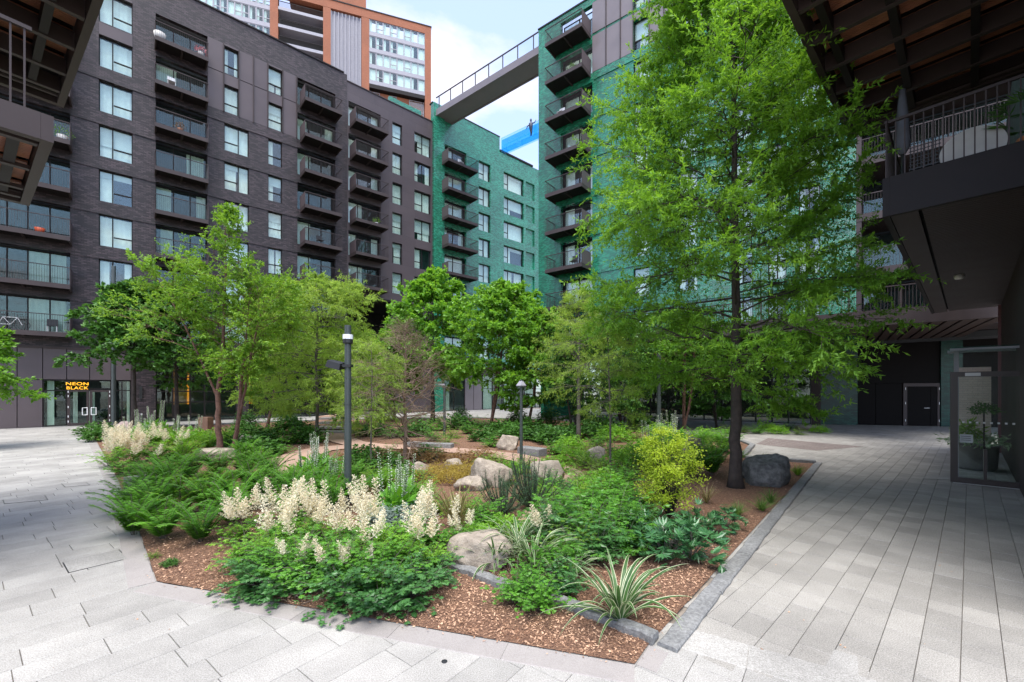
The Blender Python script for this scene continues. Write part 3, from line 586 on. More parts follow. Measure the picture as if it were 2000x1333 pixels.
b.tube([V_ + Vector((0, 0, -.9)), V_ + Vector((.05, 0, -.5)), V_ + Vector((0, 0, 0)), V_ + Vector((0, 0, .5)), V_ + Vector((0, 0, .7)), V_ + Vector((0, 0, .8)), V_ + Vector((0, 0, 1.0)), V_ + Vector((0, 0, 1.1))], [.06, .12, .2, .24, .08, .11, .11, .03], 8)
b.tube([V_ + Vector((0, 0, .5)), V_ + Vector((.4, .1, .7)), V_ + Vector((.6, .1, 1.0))], [.09, .06, .04], 6); b.tube([V_ + Vector((0, 0, .5)), V_ + Vector((-.4, 0, .2)), V_ + Vector((-.5, 0, -.1))], [.09, .06, .04], 6)
WL[sw.name] = tuple(sw.location); b.build('body', mat('swimmer_dark', (.03, .04, .08), .5), sw, smooth=True)

# ---- near right building: wall, gallery and upper balcony overhead
Rb = thing('apartment_block', 'near dark ribbed building on the right whose balconies hang overhead', 'building', FW.p(0, -2, 0))
b = MB(); b.fb(FW, -9, 9.62, -.5, -.0, 0, 12); b.build('wall', METALD, Rb)
for k in range(120):
    x = -6 + k * .13
    if x < 9.5: r_ = MB(); r_.fb(FW, x, x + .06, .0, .035, .02, 5.88); r_.build('wall_rib', METAL, Rb)
b = MB(); b.fb(FW, 9.45, 9.6, .036, .12, 0, 5.89); b.build('corner_trim', mat('maroon_trim', (.16, .06, .07), .4), Rb)
gz = 5.9
b = MB(); b.fb(FW, -5.2, 10.4, 1.95, 2.05, gz, gz + .75); b.fb(FW, -5.2, -5.1, 0.001, 1.949, gz, gz + .75); ga = b.build('gallery_edge', METALD, Rb)
b = MB(); b.fb(FW, -5.098, 10.4, 1.55, 1.94, gz + .01, gz + .05); b.build('soffit_border', METAL, Rb)
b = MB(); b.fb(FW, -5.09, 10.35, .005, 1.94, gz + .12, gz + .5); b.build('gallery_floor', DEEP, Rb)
for k in range(118): a_ = -5.05 + k * .13; b = MB(); b.fb(FW, a_, a_ + .110, .02, 1.50, gz + .03, gz + .06); b.build('soffit_board', METAL, Rb)
for k in range(15): x = -5.15 + k * 1.1; b = MB()
g = MB(); g.fb(FW, -5.2, 10.4, 1.98, 2.03, gz + 1.82, gz + 1.87)
for k in range(118): x = -5.19 + k * .132; g.fb(FW, x, x + .02, 1.99, 2.01, gz + .75, gz + 1.82)
g.fb(FW, -5.18, -5.13, .02, 1.97, gz + 1.82, gz + 1.87)
for k in range(16): y = 0.03 + k * .13; g.fb(FW, -5.165, -5.145, y, y + .02, gz + .75, gz + 1.82)
tag(g.build('railing', METAL, ga), kind='stuff')
b = MB(); b.lathe((*FW.p(2.2, 1.1, 0)[:2], gz - .09), [(.02, 0), (.09, .01), (.11, .05), (.11, .12)], 16); tag(b.build('dome_camera', WHITEM, None, smooth=True, loc=FW.p(2.2, 1.1, gz)), 'small white dome camera on the dark boarded soffit at the right', 'camera')
def overhead(F, a0, a1, o1, z, parent, beams, cross, fh=.62):
    b = MB(); b.fb(F, a0, a1, o1 - .12, o1, z, z + fh); b.fb(F, a0, a0 + .12, .01, o1 - .122, z, z + fh); b.fb(F, a1 - .12, a1, .01, o1 - .122, z, z + fh); e = b.build('balcony_edge', METAL, parent)
    b = MB(); b.fb(F, a0 + .13, a1 - .13, .01, o1 - .13, z + fh - .12, z + fh - .02); b.build('balcony_floor', METALD, parent)
    for x in beams: b = MB(); b.fb(F, x, x + .1, .02, o1 - .125, z + .03, z + fh - .27); b.build('floor_beam', METAL, parent)
    for i in range(len(beams) - 1):
        for y in cross: b = MB(); b.fb(F, beams[i] + .102, beams[i+1] - .002, y, y + .12, z + .05, z + fh - .28); b.build('cross_beam', METALD, parent)
        ns = int((beams[i+1] - beams[i] - .14) / .062)
        sb = MB()
        for k in range(ns): x = beams[i] + .12 + k * .062; sb.fb(F, x, x + .048, .03, o1 - .14, z + fh - .2, z + fh - .17)
        tag(sb.build('wood_slats', WOOD, parent), kind='stuff')
    b = MB(); xr = a1 - .3 if F is FW else a1 - .3; b.tube([F.p(xr, .05, z + .12), F.p(xr, o1 - .12, z + .12)], .055, 8); b.build('drain_pipe', METAL, parent)
    return e
e = overhead(FW, -8.8, -2.2, 3.05, 9.1, Rb, [-8.5 + 1.01 * k for k in range(7)], (.75, 1.75, 2.6))
Lb = thing('apartment_block', 'near building on the left seen only as brown balconies with wood slats overhead', 'building', FL.p(-1, -2, 0))
b = MB(); b.fb(FL, -3.5, 2.6, -.5, 0, 0, 9.9); b.build('wall', METALD, Lb)
overhead(FL, -3.3, 2.52, 3.2, 9.1, Lb, [-3.1, -2.2, -1.2, -.1, 1.0, 1.85], (.5, 1.55, 2.6))
e2 = overhead(FL, -3.3, 0, 2.5, 5.9, Lb, [-3.0, -1.9, -.85, -.35], (.5, 1.3, 2.1), .36)
g = MB(); g.fb(FL, -3.28, -3.23, .02, 2.3, 7.32, 7.37)
for k in range(19): x = .03 + k * .122; g.fb(FL, -3.265, -3.245, x, x + .02, 6.26, 7.32)
tag(g.build('railing', METAL, e2), kind='stuff')
b = MB(); b.fb(FL, .1, 3.4, 0.01, 1.45, 2.75, 3.1); 
# ---- things on the near right gallery
gzf = gz + .52
t = thing('folded_table', 'round pale folding table leaning on the gallery railing at the right', 'table', FW.p(-4.9, .75, gzf))
b = MB(); cpt = FW.p(-4.95, .9, gzf + .45); P = []
for sgn in (0, .03):
    for k in range(28): a = 2 * math.pi * k / 28; P.append(FW.p(-4.98 + sgn + .1 * math.sin(a), .85 + .42 * math.cos(a), gzf + .43 + .41 * math.sin(a)))
b.v += P; b.f.append(tuple(range(28))); b.f.append(tuple(range(28, 56))[::-1]); b.f += [(k, (k+1) % 28, 28 + (k+1) % 28, 28 + k) for k in range(28)]
b.build('tabletop', mat('pale_top', (.5, .49, .46), .5, var=.1), t)
b = MB()
for y in (.65, 1.05): b.tube([FW.p(-4.9, y, gzf), FW.p(-4.9, y, gzf + .7)], .012, 6)
b.build('leg', BLACKM, t)
t = thing('mesh_chair', 'black mesh garden chair on the gallery beside the pale folded table', 'chair', FW.p(-4.5, 1.45, gzf))
b = MB(); b.fb(FW, -4.75, -4.3, 1.25, 1.7, gzf + .42, gzf + .45); b.build('seat', BLACKM, t)
b = MB()
for k in range(9): b.fb(FW, -4.74, -4.72, 1.27 + k * .05, 1.285 + k * .05, gzf + .45, gzf + .95)
for k in range(7): b.fb(FW, -4.745, -4.735, 1.25, 1.7, gzf + .5 + k * .07, gzf + .515 + k * .07)
b.build('backrest', BLACKM, t)
for x in (-4.74, -4.32):
    for y in (1.26, 1.68): b = MB(); b.tube([FW.p(x, y, gzf), FW.p(x, y, gzf + .42)], .014, 6); b.build('leg', BLACKM, t)
t = thing('parasol', 'closed grey parasol standing at the corner of the right gallery', 'parasol', FW.p(-4.7, 1.8, gzf))
b = MB(); b.tube([FW.p(-4.7, 1.8, gzf), FW.p(-4.7, 1.8, gzf + 2.2)], .025, 8); b.build('pole', BLACKM, t)
b = MB(); b.lathe((*FW.p(-4.7, 1.8, 0)[:2], gzf + .8), [(.05, 0), (.13, .15), (.1, .7), (.05, 1.3)], 10); b.build('cover', mat('grey_cloth', (.12, .13, .16), .9, var=.2), t, smooth=True)
b = MB(); b.lathe((*FW.p(-4.7, 1.8, 0)[:2], gzf), [(.22, 0), (.22, .07), (.05, .1)], 16); b.build('base', BLACKM, t)
# ---- glazed entrance porch on the right
GLC = glass_mat('porch_glass', (.95, .985, .965), .07)
pa, pb = Vector((*G(1856, 943), 0)), Vector((*G(2000, 958), 0)); pb = pb + (pb - pa) * .25
pd = (pb - pa).normalized(); PL = (pb - pa).length; FP = Frame((pa.x, pa.y), (pd.x, pd.y)); PH = 2.98
po = thing('glass_porch', 'bronze framed glass entrance porch standing on the paving at the right', 'porch', FP.p(PL / 2, -1, 0))
PF = mat('bronze_frame', (.06, .045, .042), .35, var=.1)
fr_ = MB(); fr_.fb(FP, 0, .14, -.08, 0.04, .03, PH); fr_.fb(FP, .14, PL, -.08, .04, PH - .13, PH); fr_.fb(FP, .14, PL, -.08, .04, .03, .17); fr_.fb(FP, FP.s(1921), FP.s(1928), -.07, .03, .17, .95); fr_.build('door_frame', PF, po)
b = MB(); b.fb(FP, .13, PL - .01, -.04, -.028, .15, PH - .12); b.build('pane', GLC, po)
b = MB(); b.fb(FP, .05, PL, -.03, -.01, 0.004, .028); b.build('bottom_seal', WHITEM, po)
for k in range(9):
    x = .22 + k * .125; b = MB(); b.fb(FP, x, x + .045, -.027, -.024, 1.62, 1.665); b.build('glass_dot', WHITEM, po)
FPb = Frame(FP.p(.12, -1.15, 0)[:2], FP.d)
for ob in (0.0,):
    b = MB(); b.fb(FPb, 0, PL, -.02, 0, 0.02, 3.6); b.build('rear_pane', glass_mat('rear_glass', (.96, .985, .97), .03), po)
b = MB(); b.fb(FPb, 0, .1, 0.003, .1, 0.02, 3.62); b.build('post', ZINC, po)
b = MB(); b.fb(FPb, -.1, PL, -.03, 1.1, 3.62, 3.65); b.build('roof_glass', glass_mat('roof_glass', (.7, .88, .82), .1), po)
b = MB(); b.fb(FPb, -.12, PL, -.07, -.03, 3.56, 3.64); b.fb(FPb, -.12, PL, 1.05, 1.1, 3.56, 3.615); b.build('roof_rail', ZINC, po)
b = MB(); b.fb(FP, .27, .55, .042, .05, PH - .115, PH - .03); nb = b.build('number_plate', WHITEM, po)
b = MB(); b.fb(FP, .18, .42, -.025, -.02, .98 + .12, 1.32); b.build('door_notice', mat('notice_grey', (.5, .52, .52), .5), po)
b = MB()
for k in range(3): b.fb(FP, .2, .38, -.0195, -.0185, 1.26 - k * .05, 1.272 - k * .05)
b.build('notice_text', BLACKM, po)
PB = brick_mat('pale_brick', FP.d, (.66, .50, .43), (.74, .58, .50), (.54, .44, .39), .7)
w0 = Frame(FP.p(.0, -5.6, 0)[:2], FP.d)
b = MB(); b.fb(w0, w0.s(1868), w0.s(1936), -.3, 0, 0, 3.3); tag(b.build('reflected_pier', PB, None, loc=w0.p(w0.s(1900), -.1, 0)), 'pale pinkish brick pier added behind the entrance porch glass in place of a reflected wall', 'pier')  # added pier, stands in for a brick wall mirrored in the porch glass
# ================================================================ GROUND
def npoly(pxs): return [G(*p) for p in pxs]
BED = npoly([(1240, 1299), (306, 1137), (275, 1046), (229, 935), (187, 860), (172, 846)]) + [(-25.0, 27.6), (-18.3, 33.0), (-13.4, 35.5), (-3.3, 37.4), (3.9, 35.0)] + npoly([(1230, 838), (1452, 863), (1472, 871), (1452, 896), (1590, 905), (1266, 1262)])
def inside(P, x, y):
    c = np.zeros(np.shape(x), dtype=bool); n = len(P)
    for i in range(n):
        x1, y1 = P[i]; x2, y2 = P[(i+1) % n]
        m = ((y1 > y) != (y2 > y)); xi = (x2 - x1) * (y - y1) / ((y2 - y1) if y2 != y1 else 1e-9) + x1
        c ^= m & (x < xi)
    return c
def offset_poly(P, d):
    n = len(P); A_ = sum(P[i][0] * P[(i+1) % n][1] - P[(i+1) % n][0] * P[i][1] for i in range(n)); sg = 1 if A_ > 0 else -1; R = []
    for i in range(n):
        p0, p1, p2 = Vector(P[i-1]), Vector(P[i]), Vector(P[(i+1) % n]); e1 = (p1 - p0).normalized(); e2 = (p2 - p1).normalized()
        n1 = Vector((e1.y, -e1.x)) * sg; n2 = Vector((e2.y, -e2.x)) * sg; b_ = (n1 + n2); 
        if b_.length < 1e-6: b_ = n1
        b_.normalize(); R.append(tuple(p1 + b_ * (d / max(0.35, b_.dot(n1)))))
    return R
STONE = stone_mat('granite_paving', (0.24, 0.228, 0.206), (0.41, 0.395, 0.365), 0.7, scale=95, blotch=.27)
STONE2 = stone_mat('granite_setts', (0.20, 0.187, 0.165), (0.37, 0.35, 0.315), 0.7, scale=95, blotch=.22, vr=(.86, 1.10))
BORDER = stone_mat('border_stone', (0.25, 0.225, 0.21), (0.33, 0.305, 0.285), 0.75, scale=120, blotch=.15)
KERB = stone_mat('rough_granite', (0.12, 0.12, 0.118), (0.27, 0.27, 0.262), 0.85, scale=26, attr=False, blotch=.35, bump=.9, det=9, bd=.012)
JOINT = mat('joint_sand', (0.24, 0.205, 0.17), 0.95, var=.3, nscale=6)
SETTD = stone_mat('brown_setts', (0.13, 0.105, 0.095), (0.24, 0.19, 0.17), 0.8, scale=60, blotch=.15)
b = MB(); b.poly([(-400, -60, -.02), (400, -60, -.02), (400, 900, -.02), (-400, 900, -.02)]); g0 = tag(b.build('ground', JOINT), kind='structure')
split_p = G(1300, 1258); split_q = G(1545, 1333); sdx = Vector(split_q) - Vector(split_p); sdx.normalize()
def side_right(x, y, mg=0.0):
    """True where the paving belongs to the right-hand laying direction"""
    front = ((x - split_p[0]) * sdx.y - (y - split_p[1]) * sdx.x) < -mg        # beyond the splay line
    k0, k1 = Vector(G(1300, 1258)), Vector(G(1600, 905)); kd = (k1 - k0)
    r = ((x - k0.x) * kd.y - (y - k0.y) * kd.x) > 0
    return (front & r) | ((y > 15) & (x > 5.5))
def slabs(root_, rowd, wid, lens, x0, x1, y0, y1, test, material, name, gap=.0042, gu=.0055, nind=300, seed=1):
    r = np.random.default_rng(seed); rd = np.array(rowd) / math.hypot(*rowd); pd_ = np.array([-rd[1], rd[0]])
    cs = np.array([[x0, y0], [x1, y0], [x0, y1], [x1, y1]]); u0, u1 = (cs @ rd).min(), (cs @ rd).max(); v0, v1 = (cs @ pd_).min(), (cs @ pd_).max()
    rec = []
    v = v0
    while v < v1:
        u = u0 - r.random() * 1.0
        while u < u1:
            L_ = lens[r.integers(len(lens))] ; rec.append((u, u + L_, v, v + wid)); u += L_
        v += wid
    rec = np.array(rec); cu = (rec[:, 0] + rec[:, 1]) / 2; cv = (rec[:, 2] + rec[:, 3]) / 2
    X = cu * rd[0] + cv * pd_[0]; Y = cu * rd[1] + cv * pd_[1]
    k = (X > x0) & (X < x1) & (Y > y0) & (Y < y1) & test(X, Y) & ~inside(INN, X, Y)
    rec, X, Y = rec[k], X[k], Y[k]
    vis = (Y > 2.6) & (np.abs(X / Y) < 1.25); dist = np.where(vis, np.hypot(X, Y), 1e6 + np.hypot(X, Y)); order = np.argsort(dist)
    def geo(rr, tilt):
        n = len(rr); u0_, u1_, v0_, v1_ = rr[:, 0] + gu / 2, rr[:, 1] - gu / 2, rr[:, 2] + gap / 2, rr[:, 3] - gap / 2; c = .003
        V = np.zeros((n, 12, 3)); zt = tilt[:, None]
        for j, (a, b_, z) in enumerate([(u0_, v0_, -.03), (u1_, v0_, -.03), (u1_, v1_, -.03), (u0_, v1_, -.03), (u0_, v0_, -.005), (u1_, v0_, -.005), (u1_, v1_, -.005), (u0_, v1_, -.005), (u0_ + c, v0_ + c, 0), (u1_ - c, v0_ + c, 0), (u1_ - c, v1_ - c, 0), (u0_ + c, v1_ - c, 0)]):
            V[:, j, 0] = a * rd[0] + b_ * pd_[0]; V[:, j, 1] = a * rd[1] + b_ * pd_[1]; V[:, j, 2] = z + (tilt if z > -.02 else 0)
        q = []
        for a, b_ in ((0, 4), (4, 8)):
            for s_ in range(4): q.append((a + s_, a + (s_ + 1) % 4, b_ + (s_ + 1) % 4, b_ + s_))
        q.append((8, 9, 10, 11)); q = np.array(q)
        F_ = (np.arange(n)[:, None, None] * 12 + q[None]).reshape(-1, 4); return V.reshape(-1, 3), F_
    rn = r.random(len(rec)); tl = (r.random(len(rec)) - .5) * .003
    ii = order[:nind]; jj = order[nind:]
    for i in ii:
        V, F_ = geo(rec[i:i+1], tl[i:i+1]); o = npmesh('paving_slab', V, F_, material, root_, attr=np.full(len(F_), rn[i]))
    V, F_ = geo(rec[jj], tl[jj]); tag(npmesh('paving_field', V, F_, material, root_, attr=np.repeat(rn[jj], 9)), kind='stuff')
INN = offset_poly(BED, -0.25)
dl = np.array([640., 830.]); dr2 = np.array([894., 830.])
def mk(name): o = bpy.data.objects.new(name, None); col.objects.link(o); WL[o.name] = (0, 0, 0); return tag(o, kind='structure')
pv1, pv2 = mk('paving_left'), mk('paving_right')
slabs(pv1, dl, 0.40, [0.6, .75, .75, .9], -34, 30, 2.0, 56, lambda X, Y: ~side_right(X, Y, .42), STONE, 's', seed=4)
slabs(pv2, dr2, 0.275, [0.3, .45, .45, .6], -1, 34, 2.0, 34, lambda X, Y: side_right(X, Y), STONE2, 's', seed=5)
pv2.location.z = .0015
# flush border stones round the bed and the rough kerbs
def strip(name, pts, wd, z0, z1, m, parent, seg=0.9, side=1, rough=0.0, closed=False, seed=0, ind=True, gap=.006):
    r = random.Random(seed)
    for i in range(len(pts) - 1):
        a, b_ = Vector(pts[i]), Vector(pts[i+1]); d_ = b_ - a; L_ = d_.length; d_.normalize(); nn = Vector((d_.y, -d_.x)) * side; n = max(1, round(L_ / seg))
        for k in range(n):
            s0, s1 = L_ * k / n + gap / 2, L_ * (k + 1) / n - gap / 2; ns = 8 if rough else 1; V = []; F_ = []
            for j in range(ns + 1):
                t_ = s0 + (s1 - s0) * j / ns; p = a + d_ * t_; j1 = (r.random() - .5) * rough; j2 = (r.random() - .5) * rough; jz = (r.random() - .5) * rough * .6
                q0, q1 = p + nn * j1, p + nn * (wd + j2); c = .012 + rough * .2
                V += [(q0.x, q0.y, z0), (q0.x, q0.y, z1 - c + jz), (q0.x + nn.x * c, q0.y + nn.y * c, z1 + jz), (q1.x - nn.x * c, q1.y - nn.y * c, z1 + jz * .5), (q1.x, q1.y, z1 - c), (q1.x, q1.y, z0)]
            for j in range(ns):
                for e_ in range(5): F_.append((j*6 + e_, j*6 + e_ + 1, j*6 + 6 + e_ + 1, j*6 + 6 + e_))
            F_.append((0, 1, 2, 3, 4, 5)); F_.append(tuple(ns*6 + x for x in (5, 4, 3, 2, 1, 0)))
            me = bpy.data.meshes.new(name); me.from_pydata(V, [], F_); me.materials.append(m)
            at = me.attributes.new('rnd', 'FLOAT', 'FACE'); at.data.foreach_set('value', [r.random()] * len(F_)); me.polygons.foreach_set('use_smooth', [False] * len(F_))
            o = bpy.data.objects.new(name, me); col.objects.link(o); o.parent = parent
edge = mk('bed_border')
bl = [BED[0], BED[1], BED[2], BED[3], BED[4], BED[5]]
strip('border_stone', bl, 0.28, -.02, .006, BORDER, edge, seg=1.1, side=-1, seed=2)
strip('border_stone', [BED[0], BED[-1]], 0.2, -.02, .007, BORDER, edge, seg=1.2, side=1, seed=2)
e_dir = Vector(split_q) - Vector(split_p)
strip('border_stone', [tuple(Vector(split_p) - e_dir * .25), tuple(Vector(split_q) + e_dir * .6)], 0.42, -.02, .0055, STONE, edge, seg=.8, side=-1, seed=8)
rk = mk('stone_kerb')
k0, k1 = G(1284, 1262), G(1592, 905)
strip('kerb_stone', [k0, k1], 0.19, -.02, .045, KERB, rk, seg=1.5, side=1, rough=.018, seed=3)
strip('kerb_stone', [G(846, 1099), G(960, 1147), G(1088, 1186), G(1276, 1262)], 0.15, -.02, .09, KERB, rk, seg=1.4, side=-1, rough=.03, seed=4)
strip('kerb_stone', [G(1592, 905), G(1455, 896), G(1475, 872)], 0.2, -.02, .12, KERB, rk, seg=1.4, side=-1, rough=.02, seed=6)
strip('kerb_stone', [G(1475, 872), G(1452, 863), G(1232, 838), (3.9, 35.0), (-3.3, 37.4), (-13.4, 35.5), (-18.3, 33.0), (-25, 27.6)], 0.2, -.02, .10, KERB, rk, seg=1.6, side=-1, rough=.02, seed=7)
# brown sett band and access covers in the paving
bw = mk('sett_band'); q = [G(1476, 868), G(1596, 881), G(1688, 873), G(1500, 856)]
nb_ = 11
for i in range(nb_):
    for j in range(4):
        def lerp(u, v): return tuple((1-u)*(1-v)*q[0][t] + u*(1-v)*q[1][t] + u*v*q[2][t] + (1-u)*v*q[3][t] for t in (0, 1))
        u0, u1, v0, v1 = i / nb_ + .004, (i+1) / nb_ - .004, j / 4 + .01, (j+1) / 4 - .01; c_ = [lerp(u0, v0), lerp(u1, v0), lerp(u1, v1), lerp(u0, v1)]
        b = MB(); b.hexa([(*p, -.01) for p in c_] + [(*p, .006) for p in c_]); b.build('sett', SETTD, bw)
def cover(pxs, label, m=None):
    c_ = [G(*p) for p in pxs]; cc = Vector((sum(p[0] for p in c_) / 4, sum(p[1] for p in c_) / 4, 0))
    t = thing('access_cover', label, 'cover', cc)
    b = MB(); b.hexa([(*p, -.01) for p in c_] + [(*p, .0045) for p in c_]); b.build('frame', BLACKM, t)
    i_ = [tuple(Vector(p).lerp(cc.xy, .02 if k else .02)) for k, p in enumerate(c_)]
    i_ = []
    for k in range(4):
        p = Vector(c_[k]); e1 = (Vector(c_[(k+1) % 4]) - p).normalized(); e2 = (Vector(c_[k-1]) - p).normalized(); i_.append(tuple(p + (e1 + e2) * .012))
    b = MB(); b.hexa([(*p, 0.0) for p in i_] + [(*p, .0065) for p in i_]); b.build('stone_inlay', STONE, t)
    b = MB()
cover([(133, 1120), (250, 1092), (233, 1074), (122, 1100)], 'long rectangular stone inlaid access cover beside the point of the bed border')
cover([(8, 985), (94, 977), (88, 968), (5, 977)], 'small stone inlaid access cover at the left edge of the paving')
cover([(127, 952), (176, 948), (168, 942), (119, 945)], 'tiny stone inlaid access cover nearest the ferns on the left paving')
cover([(1803, 936), (1860, 938), (1861, 930), (1808, 928)], 'small access cover on the paving at the foot of the glass porch')
b = MB(); x_, y_ = G(868, 1293); b.lathe((x_, y_, 0), [(.025, 0.0), (.028, .006), (.02, .008)], 12); tag(b.build('drain_stud', BLACKM), 'small dark metal stud in the front paving near the border', 'stud'); 
# ---------------------------------------------------------------- soil, mulch, path
def tz(x, y):
    v = .035 + .03 * (np.sin(x * 1.7 + 1) * np.cos(y * 1.3) + 1) * .5
    return v
MULCH = bpy.data.materials.new('bark_mulch'); MULCH.use_nodes = True
def mulch_nodes():
    t = MULCH.node_tree; L = t.links.new; p = t.nodes['Principled BSDF']; p.inputs['Roughness'].default_value = .95
    c = t.nodes.new('ShaderNodeTexCoord'); v = t.nodes.new('ShaderNodeTexVoronoi'); v.inputs['Scale'].default_value = 60; mp_ = t.nodes.new('ShaderNodeMapping'); mp_.inputs['Scale'].default_value = (1, 2.2, 1); mp_.inputs['Rotation'].default_value = (0, 0, .6); L(c.outputs['Object'], mp_.inputs[0]); L(mp_.outputs[0], v.inputs['Vector'])
    r = t.nodes.new('ShaderNodeValToRGB'); L(v.outputs['Color'], r.inputs[0]); r.color_ramp.elements[0].color = (.085, .04, .024, 1); r.color_ramp.elements[1].color = (.44, .24, .14, 1); r.color_ramp.elements[0].position = .2
    L(r.outputs[0], p.inputs['Base Color']); bn = t.nodes.new('ShaderNodeBump'); bn.inputs['Strength'].default_value = 1; bn.inputs['Distance'].default_value = .02; L(v.outputs['Distance'], bn.inputs['Height']); L(bn.outputs[0], p.inputs['Normal'])
mulch_nodes()
nx, ny = 130, 130
gx = np.linspace(-26, 12.5, nx); gy = np.linspace(3.6, 38, ny)**1.0; XX, YY = np.meshgrid(gx, gy)
from mathutils.geometry import tessellate_polygon
tri = tessellate_polygon([[Vector((*p, 0)) for p in BED]])
bm_v = [(p[0], p[1], .012) for p in BED]
b = MB(); b.v = bm_v; b.f = [tuple(t) for t in tri]; soil = tag(b.build('soil_bed', MULCH), kind='structure')
me = soil.data
for p in me.polygons:
    if p.normal.z < 0: p.flip()
CHIP = leaf_mat('wood_chip', (.15, .065, .032), (.70, .44, .28), trans=0.0, rough=.8)
def quadset(P, A, Bv, fold=0.0):
    """P base points, A long axis vector, Bv half-width vector -> folded diamonds"""
    n = len(P); V = np.zeros((n, 4, 3)); N = np.cross(A, Bv); N /= (np.linalg.norm(N, axis=1, keepdims=True) + 1e-9)
    W = np.linalg.norm(Bv, axis=1, keepdims=True)
    V[:, 0] = P; V[:, 1] = P + A * .45 + Bv + N * W * fold; V[:, 2] = P + A; V[:, 3] = P + A * .45 - Bv + N * W * fold
    I = np.arange(n)[:, None] * 4; F_ = np.concatenate([I + np.array([0, 1, 2]), I + np.array([0, 2, 3])], axis=1).reshape(-1, 3)
    return V.reshape(-1, 3), F_
def leaves(name, P, A, Wd, m, parent=None, r=None, fold=.35, flat=.5, rn=None):
    """P (n,3) bases, A (n,3) axes with length, Wd widths; flat 0..1 how much blades face up"""
    r = r or rng; n = len(P); U = r.normal(size=(n, 3)); up_ = np.array([0, 0, 1.0]) + r.normal(size=(n, 3)) * (1.2 - flat)
    An = A / (np.linalg.norm(A, axis=1, keepdims=True) + 1e-9); Bv = np.cross(An, up_); Bv /= (np.linalg.norm(Bv, axis=1, keepdims=True) + 1e-6)
    V, F_ = quadset(P, A, Bv * (np.asarray(Wd).reshape(-1, 1) / 2), fold)
    rr = np.repeat(r.random(n) if rn is None else rn, 2)
    return npmesh(name, V, F_, m, parent, attr=rr)
# chips on the near mulch
nc = 60000; d_ = EYE * FPX / (np.interp(rng.random(nc), [0, .75, 1], [3.85, 8, 16])); Yc = np.interp(rng.random(nc), [0, .55, .85, 1], [3.85, 6.0, 9, 16]); Xc = rng.uniform(-1, 1, nc) * Yc * 1.15
k = inside(offset_poly(BED, -.02), Xc, Yc) | (inside(offset_poly(BED, .10), Xc, Yc) & (rng.random(nc) < .07)); Xc, Yc = Xc[k], Yc[k]; n = len(Xc)
ang = rng.random(n) * 6.28; Ln_ = rng.uniform(.012, .045, n); A_ = np.stack([np.cos(ang) * Ln_, np.sin(ang) * Ln_, rng.normal(size=n) * Ln_ * .35], 1)
P_ = np.stack([Xc, Yc, .014 + rng.random(n) * .016], 1)
tag(leaves('wood_chips', P_, A_, Ln_ * rng.uniform(.3, .6, n), CHIP, None, fold=.4, flat=.5), kind='stuff')
# clay path ribbon
PATH = stone_mat('clay_path', (.30, .19, .14), (.42, .28, .21), .9, scale=50, attr=False, blotch=.12)
def ribbon(name, pxs, wd, z, m):
    pts = [Vector(G(*p)) for p in pxs]; sm = []
    for i in range(len(pts) - 1):
        p0 = pts[max(i-1, 0)]; p1 = pts[i]; p2 = pts[i+1]; p3 = pts[min(i+2, len(pts)-1)]
        for k in range(6):
            t = k / 6; sm.append(.5 * ((2*p1) + (-p0 + p2)*t + (2*p0 - 5*p1 + 4*p2 - p3)*t*t + (-p0 + 3*p1 - 3*p2 + p3)*t**3))
    sm.append(pts[-1]); b = MB()
    for i, p in enumerate(sm):
        d_ = (sm[min(i+1, len(sm)-1)] - sm[max(i-1, 0)]).normalized(); nn = Vector((d_.y, -d_.x)) * wd / 2; w2 = 1 + .06 * math.sin(i * 1.3)
        b.v += [(p.x - nn.x * w2, p.y - nn.y * w2, z), (p.x + nn.x * w2, p.y + nn.y * w2, z)]
    for i in range(len(sm) - 1): b.f.append((2*i, 2*i+1, 2*i+3, 2*i+2))
    o = b.build(name, m); return tag(o, kind='structure')
ribbon('path', [(650, 846), (672, 862), (720, 872), (800, 876), (900, 883), (990, 893), (1060, 910), (1105, 938), (1100, 985), (1060, 1040)], 1.25, .055, PATH)
ribbon('path', [(700, 874), (640, 878), (590, 890), (560, 910), (575, 950), (600, 985)], 1.35, .051, PATH)
st = thing('stone_steps', 'four shallow stone steps at the far end of the clay path', 'steps', (*G(650, 845), 0))
for k in range(4):
    x_, y_ = G(652, 846 - 6.5 * k); b = MB(); b.box((x_, y_, .05 + .1 * k), (.95, .5, .06 + .0 * k)); b.build('step', BORDER, st)
b = MB(); x_, y_ = G(652, 822); b.box((x_, y_ + .9, .2), (1.0, 1.6, .19)); b.build('landing', PATH, st)
ROCK = stone_mat('boulder', (.22, .18, .14), (.46, .39, .31), .9, scale=6, attr=False, blotch=.4, bump=1.0, det=12, bd=.05)
ROCKD = stone_mat('dark_boulder', (.07, .07, .068), (.21, .205, .195), .9, scale=8, attr=False, blotch=.45, bump=1.0, det=12, bd=.05)
ROCKP = stone_mat('pink_boulder', (.36, .26, .23), (.52, .40, .36), .85, scale=9, attr=False, blotch=.25, bump=1.0)
